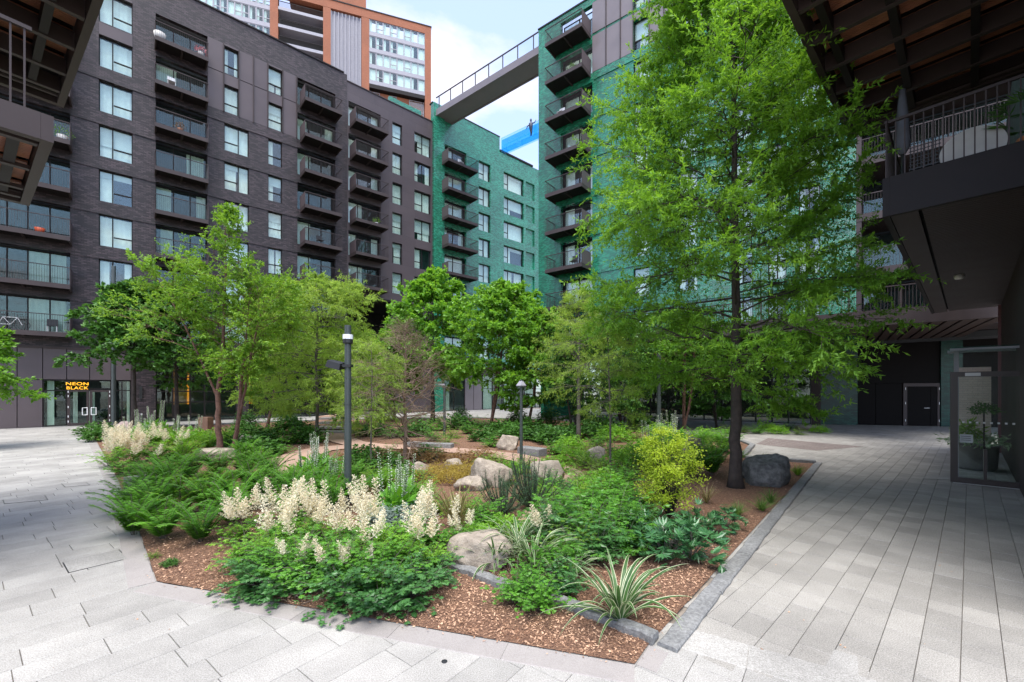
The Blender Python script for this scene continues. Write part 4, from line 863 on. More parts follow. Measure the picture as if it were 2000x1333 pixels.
def rock(px, py, wpx, hpx, label, m=ROCK, seed=1, dep=.8, flat=0.0):
    x, y = G(px, py); s = y / FPX; w_, h_ = wpx * s / 2, hpx * s
    r = random.Random(seed); import bmesh as bmm; bm = bmm.new(); bmm.ops.create_icosphere(bm, subdivisions=4, radius=1)
    planes = [(Vector((r.gauss(0, 1), r.gauss(0, 1), r.gauss(0, .7))).normalized(), r.uniform(.62, .9)) for _ in range(14)]
    if flat: planes.append((Vector((r.gauss(0, .12), r.gauss(0, .12), 1)).normalized(), 1 - flat))
    for v in bm.verts:
        p = v.co.copy()
        for nn, d0 in planes:
            e_ = p.dot(nn) - d0
            if e_ > 0: p -= nn * e_ * .97
        p *= 1 + .10 * mnoise.fractal(p * 1.6 + Vector((seed, 0, 0)), 1, 2, 4) + .035 * mnoise.fractal(p * 6, .8, 2, 4)
        v.co = Vector((p.x * w_ * 1.12, p.y * w_ * dep, p.z * h_ * .75 + h_ * .35))
    me = bpy.data.meshes.new('boulder'); bm.to_mesh(me); bm.free(); me.polygons.foreach_set('use_smooth', [True] * len(me.polygons)); me.materials.append(m)
    o = bpy.data.objects.new('boulder', me); col.objects.link(o); o.location = (x, y + w_ * dep * .5, .02); return tag(o, label, 'boulder')
rock(938, 1112, 135, 62, 'large flat topped buff boulder behind the front kerb under striped grass', seed=3, flat=.25)
rock(955, 952, 84, 50, 'angular pale boulder in the middle of the bed left of the low pine', seed=8)
rock(1068, 950, 80, 50, 'big square topped buff boulder behind the low pine', seed=12, flat=.3)
rock(1513, 950, 98, 58, 'large dark grey rounded boulder by the right kerb near the big tree', ROCKD, seed=5)
rock(1466, 936, 50, 34, 'low dark boulder close behind the big tree trunk', ROCKD, seed=6)
rock(1353, 906, 44, 56, 'upright pointed pale boulder among ferns left of the big tree', seed=9, dep=.6)
rock(1168, 905, 42, 28, 'rounded boulder beside the thin tree trunk right of the path', seed=10)
rock(993, 880, 46, 28, 'rounded buff boulder behind the path by the granite block seat', seed=11, flat=.2)
rock(820, 926, 40, 20, 'small round boulder beside the golden heather, left one', seed=14)
rock(887, 917, 40, 18, 'small round boulder behind the golden heather, right one', seed=15)
rock(408, 902, 92, 26, 'long flat pale boulder behind the ferns under the river birch', seed=16, flat=.35)
rock(238, 846, 32, 20, 'smooth pinkish boulder at the far left end of the bed', ROCKP, seed=17)
rock(480, 870, 40, 18, 'low boulder in shade right of the river birch stems', seed=18)
rock(872, 832, 30, 14, 'small boulder on the far side of the garden by a grey post', seed=19)
rock(1588, 842, 46, 12, 'flat pale boulder in the planting by the tower pillar', seed=20, flat=.4)
rock(915, 960, 60, 26, 'low pale boulder tucked beside the striped flax', seed=21, flat=.2)
def sblock(p0, p1, hpx, dpt, label, m=KERB):
    a, b_ = Vector(G(*p0)), Vector(G(*p1)); dd = (b_ - a); L_ = dd.length; F_ = Frame(tuple(a), tuple(dd)); h_ = hpx * a.y / FPX; b = MB()
    b.fb(F_, 0, L_, -dpt, 0, 0, h_); o = b.build('stone_block', m, None, loc=(a.x, a.y, 0)); bv = o.modifiers.new('bevel', 'BEVEL'); bv.width = .02; bv.segments = 2
    return tag(o, label, 'stone block')
sblock((1010, 888), (1052, 894), 15, .5, 'grey granite block seat beside the path right of the buff boulder')
sblock((792, 875), (826, 877), 11, .4, 'left long granite block edging the far side of the path')
sblock((828, 877), (880, 879), 11, .4, 'right long granite block edging the far side of the path')
sblock((240, 968), (290, 975), 36, .5, 'light grey granite block on the left border half hidden by ferns', BORDER)
b = MB(); x_, y_ = G(402, 845); b.box((x_, y_, .45), (.28, .25, .45)); b.build('block', mat('corten', (.16, .09, .06), .8, var=.3), thing('timber_bollard', 'short square brown bollard beside the far paving behind the river birch', 'bollard', (x_, y_, 0)))
x_, y_ = G(237, 838)
b = MB(); b.tube([(x_, y_ + 1.5, 0), (x_, y_ + 1.5, .82)], .055, 10); bo = b.build('bollard', BLACKM, None, loc=(x_, y_ + 1.5, 0)); tag(bo, 'thin black bollard lamp with white top in front of the shop window', 'bollard')
b = MB(); b.tube([(x_, y_ + 1.5, .82), (x_, y_ + 1.5, .9)], .05, 10); WL[bo.name] = (x_, y_ + 1.5, 0); b.build('lamp_head', WHITEM, bo)
# ---------------------------------------------------------------- lamp posts
POLE = mat('pole_grey_green', (.05, .062, .06), .4, var=.1)
def lamp(px, pyb, pyt, wpx, label, kind):
    x, y = G(px, pyb); h_ = H(pyt, y); r_ = wpx * y / FPX / 2; t = thing('lamp_post', label, 'lamp post', (x, y, 0))
    b = MB(); b.tube([(x, y, 0), (x, y, h_ * .45)], r_ * 1.08, 14); b.tube([(x, y, h_ * .45), (x, y, h_ - .0)], r_, 14); b.build('pole', POLE, t)
    if kind == 'big':
        z = H(672, y)
        b = MB(); b.lathe((x, y, H(672, y)), [(r_ * 1.35, 0), (r_ * 1.5, .02), (r_ * 1.5, .1), (r_ * 1.1, .1)], 16); b.build('lamp_body', BLACKM, t)
        b = MB(); b.lathe((x, y, H(663, y)), [(r_ * 1.55, 0), (r_ * 1.55, .1), (r_ * 1.05, .105)], 16); b.build('light_ring', mat('lamp_diffuser', (.8, .82, .85), .3), t)
        b = MB(); za = H(715, y); b.tube([(x, y, za), (x - .22, y - .03, za)], .018, 6); b.box((x, y, za), (r_ * 1.25, r_ * 1.25, .03)); b.build('bracket', BLACKM, t)
        b = MB(); c = [(-.46, -.10, .0), (-.15, -.12, -.085), (-.12, .14, -.04), (-.44, .14, .03)]
        pts = [(x + p[0], y + p[1], za + p[2] - .02) for p in c] + [(x + p[0] * .92 + .01, y + p[1] * .9, za + p[2] + .12) for p in c]
        b.hexa(pts); b.build('floodlight', BLACKM, t)
        b = MB(); b.tube([(x - .18, y, za - .05), (x - .12, y, za - .22), (x, y - r_, za - .28)], .008, 5); b.build('cable', BLACKM, t)
        b = MB(); b.lathe((x, y, H(790, y)), [(r_ * 1.12, 0), (r_ * 1.12, .03)], 14); b.build('collar', POLE, t)
    elif kind == 'cap':
        b = MB(); b.lathe((x, y, h_ - .22), [(.17, 0), (.17, .03), (.03, .22)], 4); b.build('lamp_head', ZINC, t)
    elif kind == 'arm':
        b = MB(); b.box((x - .15, y, h_ - .1), (.17, .07, .04)); b.build('lamp_head', ZINC, t)
lamp(679.5, 984, 636, 12.5, 'tall dark lamp post with light ring and tilted floodlight in the middle of the bed', 'big')
lamp(1018, 905, 742, 6, 'slim grey lamp post with pyramid cap beside the path', 'cap')
lamp(868, 852, 748, 5, 'thin grey lamp post on the far side of the path left of centre', 'arm')
lamp(1287, 846, 690, 7, 'plain grey pole behind the golden maple under the big tree', 'plain')
lamp(222, 836, 520, 6.5, 'tall grey pole in front of the shop doors at the left', 'plain')
# ================================================================ TREES
BARK = mat('bark_dark', (.045, .034, .028), .9, var=.4, nscale=6, bump=.8, bscale=30); BARKR = mat('bark_birch', (.14, .072, .052), .85, var=.45, nscale=8, bump=.9, bscale=25); BARKG = mat('bark_grey', (.10, .085, .07), .9, var=.3, nscale=8)
def grow(p, d, L_, ns, wob, grav, r):
    pts = [p]; st = L_ / ns
    for i in range(ns):
        d = d + r.normal(size=3) * wob + np.array([0, 0, grav]); d = d / np.linalg.norm(d); p = p + d * st; pts.append(p)
    return pts
def fan_tubes(b, pts, r0, r1, n):
    m = len(pts); b.tube(pts, [r0 + (r1 - r0) * i / (m - 1) for i in range(m)], n, cap=False)
def make_tree(name, label, base, stems, prof, n1, el, seed, leafL, leafW, lm, bark=BARK, n2=8, l2=.42, n3=5, l3=.42, nl=12, droop=-.04, f0=.15, leafdroop=.25, flat=.7, group=None, ntub=2, spread=.9, wob=.10, asym=None, ragged=.25, f1=.99, thin=1.0, maxx=None):
    r = np.random.default_rng(seed); bx_, by_ = base; t = thing(name, label, 'tree', (bx_, by_, 0), group=group)
    tb = MB(); P = []; A_ = []; 
    stems_ = [[np.array([bx_ + s[0], by_ + s[1], s[2]]) for s in st_] for st_ in stems]; rads = [[s[3] for s in st_] for st_ in stems]
    zt = max(s[-1][2] for s in stems_)
    for s, rr in zip(stems_, rads):
        fine = []; fr = []
        for i in range(len(s) - 1):
            for k in range(4):
                u = k / 4; q = s[i] * (1 - u) + s[i+1] * u + (r.normal(size=3) * .12 * rr[i] if (i + k) else 0); fine.append(q); fr.append(rr[i] * (1 - u) + rr[i+1] * u)
        fine.append(s[-1]); fr.append(rr[-1]); fr[0] *= 1.35; tb.tube(fine, fr, 12)
    ga = r.random() * 6
    for k in range(n1):
        s = stems_[k % len(stems_)]; rr = rads[k % len(stems_)]
        f = f0 + (f1 - f0) * ((k + r.random()) / n1) ** .85; zq = s[0][2] + f * (s[-1][2] - s[0][2]); j = 0
        while j < len(s) - 2 and s[j+1][2] < zq: j += 1
        u = (zq - s[j][2]) / max(1e-6, s[j+1][2] - s[j][2]); p = s[j] * (1 - u) + s[j+1] * u; ra = rr[j] * (1 - u) + rr[j+1] * u
        az = ga + k * 2.39996 + r.normal() * .25; L_ = prof(p[2]) * (1 - ragged + 2 * ragged * r.random() * .8)
        if asym: L_ *= 1 + asym * math.cos(az)
        if maxx: kx = maxx(p[2] + .1 * L_); dn = math.cos(az) - kx * math.sin(az); L_ = min(L_, (kx * p[1] - p[0]) / dn) if dn > .05 else L_
        if L_ < .15: continue
        e = R_(el[0] + (el[1] - el[0]) * f + r.normal() * 7); d = np.array([math.cos(az) * math.cos(e), math.sin(az) * math.cos(e), math.sin(e)])
        pts = grow(p, d, L_, 7, wob, droop, r); r0 = min(ra * .5, .012 + L_ * .011) * thin; fan_tubes(tb, pts, r0, .004, 5)
        for m2 in range(n2):
            g = .22 + .78 * (m2 + r.random()) / n2; q = g * 7; i = min(6, int(q)); pp = pts[i] * (1 - q + i) + pts[i+1] * (q - i); dd = pts[i+1] - pts[i]; dd = dd / np.linalg.norm(dd)
            sd_ = np.cross(dd, [0, 0, 1]); sd_ = sd_ / (np.linalg.norm(sd_) + 1e-6) * (1 if m2 % 2 else -1)
            d2 = dd * .75 + sd_ * spread * (.6 + .6 * r.random()) + r.normal(size=3) * .2; d2 /= np.linalg.norm(d2); L2 = L_ * l2 * (1.15 - .6 * g) * (.7 + .6 * r.random()) + .12
            p2 = grow(pp, d2, L2, 4, wob * 1.3, droop * .8, r)
            if ntub >= 2: fan_tubes(tb, p2, .004 + L2 * .006, .002, 3)
            for m3 in range(n3):
                g3 = .2 + .8 * (m3 + r.random()) / n3; q3 = min(3.999, g3 * 4); i3 = int(q3); pq = p2[i3] * (1 - q3 + i3) + p2[i3+1] * (q3 - i3); d3 = (p2[i3+1] - p2[i3]); d3 /= np.linalg.norm(d3)
                d3 = d3 + r.normal(size=3) * np.array([.65, .65, .4]); d3 /= np.linalg.norm(d3); L3 = L2 * l3 * (.6 + .8 * r.random()) + .08
                u_ = r.random(nl)[:, None]; base_ = pq + d3 * L3 * u_ + np.array([0, 0, droop * 2]) * (u_ ** 2) * L3; a = d3 * .7 + r.normal(size=(nl, 3)) * .6 + np.array([0, 0, -leafdroop]); a /= np.linalg.norm(a, axis=1, keepdims=True)
                P.append(base_); A_.append(a * leafL * r.uniform(.65, 1.2, (nl, 1)))
    P = np.concatenate(P); A_ = np.concatenate(A_)
    tk = tb.build('trunk', bark, t, smooth=True)
    # clumps differ in tone from each other
    leaves('crown', P, A_, np.linalg.norm(A_, axis=1) * leafW, lm, t, r, fold=.3, flat=flat, rn=np.repeat(r.random(len(P) // nl), nl) * .55 + r.random(len(P)) * .45)
    return t
LOAK = leaf_mat('leaf_oak', (.05, .155, .014), (.22, .43, .045), .45, .45); LBIR = leaf_mat('leaf_birch', (.08, .19, .018), (.27, .47, .05), .42, .5)
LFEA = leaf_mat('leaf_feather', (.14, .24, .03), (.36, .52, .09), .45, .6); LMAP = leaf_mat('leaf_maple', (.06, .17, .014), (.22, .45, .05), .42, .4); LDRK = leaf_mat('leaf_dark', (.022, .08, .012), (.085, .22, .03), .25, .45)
LBRN = leaf_mat('leaf_sparse', (.10, .12, .04), (.22, .25, .09), .3, .6)
def interp(pairs): xs_ = [p[0] for p in pairs]; ys_ = [p[1] for p in pairs]; return lambda z: float(np.interp(z, xs_, ys_))
bx_, by_ = G(1437, 953)
make_tree('oak_tree', 'tall bright green conical tree with dark straight trunk at the right of the bed', (bx_, by_), [[(0, 0, 0, .165), (0, 0, 1.2, .135), (.02, 0, 3, .12), (.0, 0, 5, .10), (-.03, 0, 7, .08), (-.05, 0, 9.5, .055), (-.08, 0, 12, .035), (-.1, 0, 14.4, .01)]],
          interp([(2.3, 1.6), (3.0, 2.6), (4.2, 3.5), (6.5, 3.5), (9, 2.9), (11.5, 2.0), (13.2, 1.2), (14.4, .3)]), 112, (-6, 38), 11, .11, .30, LOAK, n2=12, l2=.38, n3=8, l3=.44, nl=27, droop=-.03, f0=.17, leafdroop=.15, ntub=2, wob=.13, asym=-.10, ragged=.18, thin=.6, maxx=interp([(3.5, .86), (6, .84), (7.5, .79), (9, .72), (10.5, .67), (12.6, .62), (14, .58)]))
bx_, by_ = G(430, 886)
make_tree('birch_tree', 'multi stemmed river birch with peeling reddish bark in the ferns at the left', (bx_, by_), [
    [(0, 0, 0, .12), (-.08, 0, 1.2, .10), (-.16, .1, 2.3, .085), (.0, .1, 3.6, .07), (.15, 0, 5.5, .05), (.22, 0, 7.5, .03), (.2, 0, 9.7, .01)],
    [(.42, .1, 0, .10), (.55, .1, .6, .085), (.75, 0, 1.6, .075), (.85, 0, 3.0, .06), (.9, .2, 4.6, .035), (1.0, .3, 6.6, .012)],
    [(.75, 0, 1.5, .05), (1.05, 0, 2.8, .045), (1.3, 0, 4.3, .035), (1.7, .1, 6.2, .012)],
    [(-.16, .1, 2.2, .05), (-.8, .1, 3.6, .04), (-1.6, .2, 5.2, .03), (-2.6, .2, 6.9, .01)]],
    interp([(1.8, .8), (3, 1.7), (4.5, 2.1), (6.5, 1.6), (8, 1.1), (9.7, .3)]), 80, (8, 50), 12, .125, .45, LBIR, BARKR, n2=8, l2=.42, n3=5, nl=11, droop=-.01, f0=.30, ragged=.35, leafdroop=.2)
bx_, by_ = G(618, 858)
make_tree('feathery_tree', 'feathery yellow green tree with layered domed crown in the middle left', (bx_, by_), [[(0, 0, 0, .09), (.05, 0, 2, .075), (-.05, 0, 4, .055), (.05, 0, 6, .035), (0, 0, 8.0, .01)]],
          interp([(1.2, 2.2), (3.0, 3.7), (5, 3.6), (6.5, 2.7), (7.6, 1.4), (8.1, .3)]), 62, (2, 30), 13, .14, .2, LFEA, BARKG, n2=12, l2=.36, n3=7, l3=.40, nl=22, droop=-.055, f0=.14, leafdroop=.35, wob=.07)
bx_, by_ = G(725, 920)
make_tree('feathery_tree', 'small slender feathery tree with flat tiers just right of the big lamp post', (bx_, by_), [[(0, 0, 0, .03), (0, 0, 1.5, .024), (.03, 0, 3, .014), (0, 0, 4.0, .005)]],
          interp([(1.0, .3), (2.2, 1.05), (3.2, 1.0), (4.0, .35)]), 24, (0, 30), 14, .085, .15, LFEA, BARKG, n2=9, l2=.38, n3=5, nl=13, droop=-.08, f0=.40, leafdroop=.4)
bx_, by_ = G(791, 908)
make_tree('larch_tree', 'nearly leafless brown tree of fine tangled twigs in the centre of the bed', (bx_, by_), [[(0, 0, 0, .07), (.02, 0, 1, .06), (-.02, 0, 2.2, .045), (.02, 0, 3.3, .03), (0, 0, 4.6, .008)]],
          interp([(.6, 1.3), (2, 2.0), (3.2, 1.5), (4.6, .3)]), 80, (5, 45), 15, .05, .2, LBRN, mat('bark_twig', (.22, .15, .11), .9, var=.3), n2=12, l2=.5, n3=4, nl=2, droop=-.02, f0=.12, wob=.2, ntub=2)
bx_, by_ = G(1192, 922)
make_tree('feathery_tree', 'thin young feathery tree with arching tufts between the path and the golden maple', (bx_, by_), [[(0, 0, 0, .035), (0, 0, 1.8, .028), (-.05, 0, 3.3, .018), (-.1, 0, 4.9, .005)]],
          interp([(1.0, .4), (2.2, 1.5), (3.6, 1.5), (4.9, .6)]), 22, (5, 50), 16, .10, .14, LFEA, BARKG, n2=10, l2=.4, n3=5, nl=15, droop=-.10, f0=.30, leafdroop=.35, asym=-.35)
def simple_tree(name, label, px, py, ztop, rad, seed, lm, leafL=.16, leafW=.7, stems=1, n1=44, f0=.25, bark=BARK, el=(5, 55), nl=10, n3=6, n2=8, **k):
    x, y = G(px, py); r = random.Random(seed); S_ = []
    for i in range(stems):
        a = r.random() * 6.28; l_ = (.10 * ztop if stems > 1 else .02); q = (.25 if stems > 1 else 0)
        S_.append([(math.cos(a) * q * f, math.sin(a) * q * f, 0, .016 * ztop * (.7 if stems > 1 else 1)) if f == 0 else (math.cos(a) * (q + l_ * f), math.sin(a) * (q + l_ * f), ztop * f, max(.008, .016 * ztop * (1 - f) * (.7 if stems > 1 else 1))) for f in (0, .3, .6, 1)])
    return make_tree(name, label, (x, y), S_, interp([(ztop * f0 * .7, rad * .5), (ztop * .45, rad), (ztop * .75, rad * .8), (ztop, rad * .2)]), n1, el, seed, leafL, leafW, lm, bark, n2=n2, n3=n3, nl=nl, f0=f0, **k)
simple_tree('maple_tree', 'bright broad leaved maple with rounded top behind the bare twiggy tree', 845, 826, 10.9, 3.6, 21, LMAP, .26, .8, 1, 50, nl=10)
simple_tree('maple_tree', 'multi stemmed broad leaved tree in front of the lobby right of centre', 958, 836, 9.0, 3.3, 22, LMAP, .22, .75, 4, 56, .3, BARKR, nl=11)
simple_tree('maple_tree', 'lighter drooping leafy tree overlapping the terrace left of the green tower base', 1030, 840, 7.0, 2.5, 23, LMAP, .20, .7, 3, 36, .2, BARKR)
simple_tree('birch_tree', 'low multi stemmed pink barked birch under the right of the big oak', 1335, 842, 6.2, 3.0, 24, LOAK, .15, .5, 5, 50, .38, BARKR)
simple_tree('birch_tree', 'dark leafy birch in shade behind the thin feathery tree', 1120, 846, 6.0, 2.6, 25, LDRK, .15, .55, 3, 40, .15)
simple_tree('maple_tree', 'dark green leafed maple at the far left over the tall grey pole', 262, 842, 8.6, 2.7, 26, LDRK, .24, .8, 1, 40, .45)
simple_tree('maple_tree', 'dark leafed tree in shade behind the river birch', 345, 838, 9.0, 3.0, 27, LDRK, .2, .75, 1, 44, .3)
simple_tree('birch_tree', 'fine leaved tree between the river birch and the domed feathery tree', 520, 845, 8.8, 2.6, 28, LBIR, .15, .5, 2, 44, .22, BARKR)
simple_tree('maple_tree', 'shaded round tree right behind the big lamp post', 700, 832, 6.6, 2.6, 29, LBIR, .15, .6, 2, 36, .1)
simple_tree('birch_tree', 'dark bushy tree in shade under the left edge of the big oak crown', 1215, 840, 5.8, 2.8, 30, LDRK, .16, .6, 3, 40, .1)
simple_tree('feathery_tree', 'feathery tree with high tufts in front of the green tower balconies', 1130, 862, 7.2, 1.9, 31, LFEA, .12, .16, 1, 30, .35, BARKG, (15, 50), 15, n2=9, droop=-.07)
simple_tree('maple_tree', 'small leafy tree entering the picture at the far left edge', -75, 880, 5.4, 2.0, 32, LMAP, .16, .7, 1, 30, .3)
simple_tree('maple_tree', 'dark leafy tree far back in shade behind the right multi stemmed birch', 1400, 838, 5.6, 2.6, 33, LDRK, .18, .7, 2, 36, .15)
simple_tree('maple_tree', 'light leafy tree at the far edge left of the maple behind the twiggy tree', 770, 822, 7.6, 2.6, 34, LMAP, .22, .75, 1, 36, .2)

# ================================================================ PLANTS (templates at the origin, then copied)
TPL = {}
def newroot(name): o = bpy.data.objects.new(name, None); o.empty_display_size = .1; WL[o.name] = (0, 0, 0); return o
def arch(r, az, L_, el, bend, n=9, base=.04):
    p = np.array([math.cos(az) * base * r.random(), math.sin(az) * base * r.random(), 0.0]); e = el; pts = [p]
    for i in range(n): p = p + np.array([math.cos(az) * math.cos(e), math.sin(az) * math.cos(e), math.sin(e)]) * L_ / n; e -= bend / n * (.5 + 1.2 * i / n); pts.append(p)
    return pts
def blades(name, specs, m, n=9, width=.02, stripe=True):
    """strap leaves: specs list (az, L, el, bend, w)"""
    V = []; F_ = []; U = []; rn = []
    r = np.random.default_rng(len(specs))
    for az, L_, el, bend, w_ in specs:
        pts = arch(r, az, L_, el, bend, n, .07); b0 = len(V); sd_ = np.array([-math.sin(az), math.cos(az), 0]); tw = r.normal() * .25
        for i, p in enumerate(pts):
            f = i / n; ww = w_ * (1 - f ** 2.2) * (.55 + .9 * min(f * 3, .5)) ; s_ = sd_ + np.array([0, 0, tw * f])
            V += [p - s_ * ww, p - s_ * ww * .45 + [0, 0, -ww * .3], p + s_ * ww * .45 + [0, 0, -ww * .3], p + s_ * ww]; U += [1, 0, 0, 1]
        for i in range(n):
            for k in range(3): F_.append((b0 + i*4 + k, b0 + i*4 + k + 1, b0 + i*4 + k + 5, b0 + i*4 + k + 4)); rn.append(az % 1)
    return npmesh(name, V, F_, m, None, attr=rn, attr2=U)
FERN = leaf_mat('leaf_fern', (.05, .17, .015), (.17, .42, .04), .38, .5); FERN2 = leaf_mat('leaf_fern_light', (.09, .24, .02), (.26, .50, .05), .42, .5)
def t_fern(seed, L0=.8, nf=19, m=FERN):
    r = np.random.default_rng(seed); P = []; A_ = []; W = []; st = MB(); RN = []
    for k in range(nf):
        az = k * 2.4 + r.normal() * .2; L_ = L0 * r.uniform(.7, 1.1); pts = arch(r, az, L_, R_(r.uniform(55, 86)), R_(r.uniform(40, 75)), 10); st.tube(pts, .0035, 3, cap=False); sd_ = np.array([-math.sin(az), math.cos(az), 0]); q0 = r.random()
        for j in range(34):
            f = .10 + .88 * j / 34; q = f * 10; i = int(q); p = pts[i] * (1 - q + i) + pts[i+1] * (q - i); d_ = pts[i+1] - pts[i]; d_ /= np.linalg.norm(d_); pl = L0 * .19 * math.sin(min(1, f * 1.25 + .12) * math.pi * .86) ** .8 + .01
            for sg in (-1, 1):
                a = sd_ * sg * .93 + d_ * .35 + np.array([0, 0, -.12 + r.normal() * .08]); P.append(p); A_.append(a / np.linalg.norm(a) * pl); W.append(L0 * .034); RN.append(q0 * .7 + r.random() * .3)
    t = newroot('fern'); st.build('stem', BARKG, t); 
    P = np.array(P); A_ = np.array(A_); N_ = np.array([0, 0, 1.0]); Bv = np.cross(A_, N_ + r.normal(size=A_.shape) * .15); Bv /= np.linalg.norm(Bv, axis=1, keepdims=True); V, F_ = quadset(P, A_, Bv * (np.array(W)[:, None] / 2), -.25)
    npmesh('frond', V, F_, m, t, attr=np.repeat(RN, 2)); return t
def mound(r, n, rx, h_, leafL, wr, hollow=.5, lobes=5, top=1.0):
    """leaf positions filling an uneven mound"""
    az = r.random(n) * 6.283; ph = np.arccos(1 - r.random(n) * .97); lb = 1 + .17 * np.sin(az * lobes + r.random() * 6) + .14 * np.sin(az * 3 + ph * 5 + r.random() * 6) + r.normal(size=n) * .07; rr = (hollow + (1 - hollow) * r.random(n) ** .6) * lb
    P = np.stack([np.cos(az) * np.sin(ph) * rx * rr, np.sin(az) * np.sin(ph) * rx * rr, np.maximum(.02, np.cos(ph) * h_ * rr * top + .03)], 1)
    A_ = P / (np.linalg.norm(P, axis=1, keepdims=True)) * np.array([1, 1, .35]) + r.normal(size=(n, 3)) * .55 + np.array([0, 0, -.1]); A_ /= np.linalg.norm(A_, axis=1, keepdims=True)
    return P, A_ * leafL * r.uniform(.6, 1.25, (n, 1))
def compound(P, A_, r, k=3, sp=.75):
    """each leaf becomes k leaflets"""
    Q = [P]; B_ = [A_]
    for i in range(1, k):
        s_ = (-1) ** i * sp * (1 + .3 * (i // 2)); sd_ = np.cross(A_, [0, 0, 1.0]); B_.append((A_ * .8 + sd_ * s_)); Q.append(P - A_ * .15 * i + A_ * .2)
    return np.concatenate(Q), np.concatenate(B_)
ASTL = leaf_mat('leaf_astilbe', (.035, .13, .014), (.14, .36, .035), .33, .38, spec=.5); ROSE = leaf_mat('leaf_blue_green', (.022, .085, .022), (.09, .24, .055), .27, .38, spec=.55); PLUM = leaf_mat('plume_cream', (.62, .54, .36), (.86, .82, .66), .3, .8)
def plume(r, p0, az, H_, tilt, parent, w_=.125):
    b = MB(); d_ = np.array([math.cos(az) * tilt, math.sin(az) * tilt, 1.0]); d_ /= np.linalg.norm(d_); top = p0 + d_ * (H_ + .25)
    b.tube([p0 - d_ * .25, p0, top], [.004, .004, .002], 4); P = []; A_ = []
    for k in range(34):
        f = k / 34; L_ = w_ * (1 - f) ** .8 + .012; a = k * 2.4; q = p0 + d_ * (.12 + f * (H_ + .1)); dd = np.array([math.cos(a), math.sin(a), .55]); dd /= np.linalg.norm(dd); n = int(26 * (1 - f) + 9)
        u_ = r.random(n)[:, None]; P.append(q + dd * L_ * u_ + r.normal(size=(n, 3)) * .006); A_.append(r.normal(size=(n, 3)) * .0085 + dd * .006)
    P = np.concatenate(P); A_ = np.concatenate(A_); o = leaves('flower_plume', P, A_, np.linalg.norm(A_, axis=1) * .8, PLUM, parent, r, flat=.2); return o
def t_astilbe(seed, rx=.42, h_=.5, npl=6, nl=900, lm=ASTL):
    r = np.random.default_rng(seed); t = newroot('astilbe'); P, A_ = mound(r, nl, rx, h_, .075, .5); P, A_ = compound(P, A_, r, 3); leaves('foliage', P, A_, np.linalg.norm(A_, axis=1) * .5, lm, t, r, fold=.3, flat=.75)
    for k in range(npl): a = r.random() * 6.28; d0 = r.uniform(.1, 1.0) * rx; plume(r, np.array([math.cos(a) * d0, math.sin(a) * d0, h_ * (.86 - .5 * (d0 / rx) ** 2)]), a, r.uniform(.14, .34), r.uniform(.05, .55), t)
    return t
def t_shrub(seed, name, lm, rx, h_, n, leafL, wr, k=3, hollow=.45, stems=8, lobes=5, flat=.75, fold=.3):
    r = np.random.default_rng(seed); t = newroot(name); P, A_ = mound(r, n, rx, h_, leafL, wr, hollow, lobes); 
    if k > 1: P, A_ = compound(P, A_, r, k)
    leaves('foliage', P, A_, np.linalg.norm(A_, axis=1) * wr, lm, t, r, fold=fold, flat=flat)
    b = MB()
    for i in range(stems): az = r.random() * 6.28; b.tube(arch(r, az, h_ * .95, R_(r.uniform(45, 85)), .3, 4), [.008, .007, .006, .005, .003], 4, cap=False)
    b.build('stem', BARKG, t); return t
def t_stemmed(seed, name, lm, nst=26, L_=.7, el=(25, 88), bend=(20, 80), nodes=11, leafL=.07, wr=.55, k=3, plumes=0, part='foliage', up_=.0, ph=(.16, .34)):
    r = np.random.default_rng(seed); t = newroot(name); P = []; A_ = []; RN = []; b = MB(); tips = []
    for i in range(nst):
        az = i * 2.4 + r.normal() * .3; ll = L_ * r.uniform(.55, 1.15); e = r.uniform(*el); pts = arch(r, az, ll, R_(e), R_(r.uniform(*bend)), 6, .12); b.tube(pts, [.005, .0045, .004, .0035, .003, .0025, .002], 3, cap=False); q0 = r.random(); tips.append((e, pts[-1], az))
        for j in range(nodes):
            f = .22 + .78 * (j + r.random() * .6) / nodes; q = min(5.99, f * 6); ii = int(q); p = pts[ii] * (1 - q + ii) + pts[ii+1] * (q - ii); a0 = r.random() * 6.28; d_ = np.array([math.cos(a0), math.sin(a0), r.uniform(-.15, .55)]); pet = leafL * r.uniform(.5, 1.3); sc2 = r.uniform(.55, 1.25) * (1.15 - .5 * f)
            sd_ = np.cross(d_, [0, 0, 1.0]); sd_ /= np.linalg.norm(sd_) + 1e-6; tipp = p + d_ * pet
            for m_ in range(k):
                if m_ == 0: P.append(tipp); a = d_ + np.array([0, 0, -.35])
                else:
                    sg = 1 if m_ % 2 else -1; P.append(p + d_ * pet * (1 - .34 * ((m_ - 1) // 2))); a = d_ * .45 + sd_ * sg * .9 + np.array([0, 0, -.25])
                a = a + r.normal(size=3) * .12; A_.append(a / np.linalg.norm(a) * leafL * sc2); RN.append(q0 * .45 + r.random() * .55)
    P = np.array(P); A_ = np.array(A_); P[:, 2] = np.maximum(P[:, 2], .015)
    leaves(part, P, A_, np.linalg.norm(A_, axis=1) * wr, lm, t, r, fold=.28, flat=.95, rn=np.array(RN)); b.build('stem', BARKG, t)
    tips.sort(key=lambda u_: -u_[0])
    for e, p, az in tips[:plumes]: plume(r, p, az, r.uniform(*ph), r.uniform(.0, .45), t, r.uniform(.09, .15))
    return t
GOLD = leaf_mat('leaf_golden', (.20, .33, .02), (.50, .60, .06), .45, .5); HEATH = leaf_mat('leaf_heather', (.22, .17, .03), (.40, .30, .05), .3, .7); FATS = leaf_mat('leaf_fatsia', (.02, .085, .03), (.08, .21, .075), .2, .28, spec=.6)
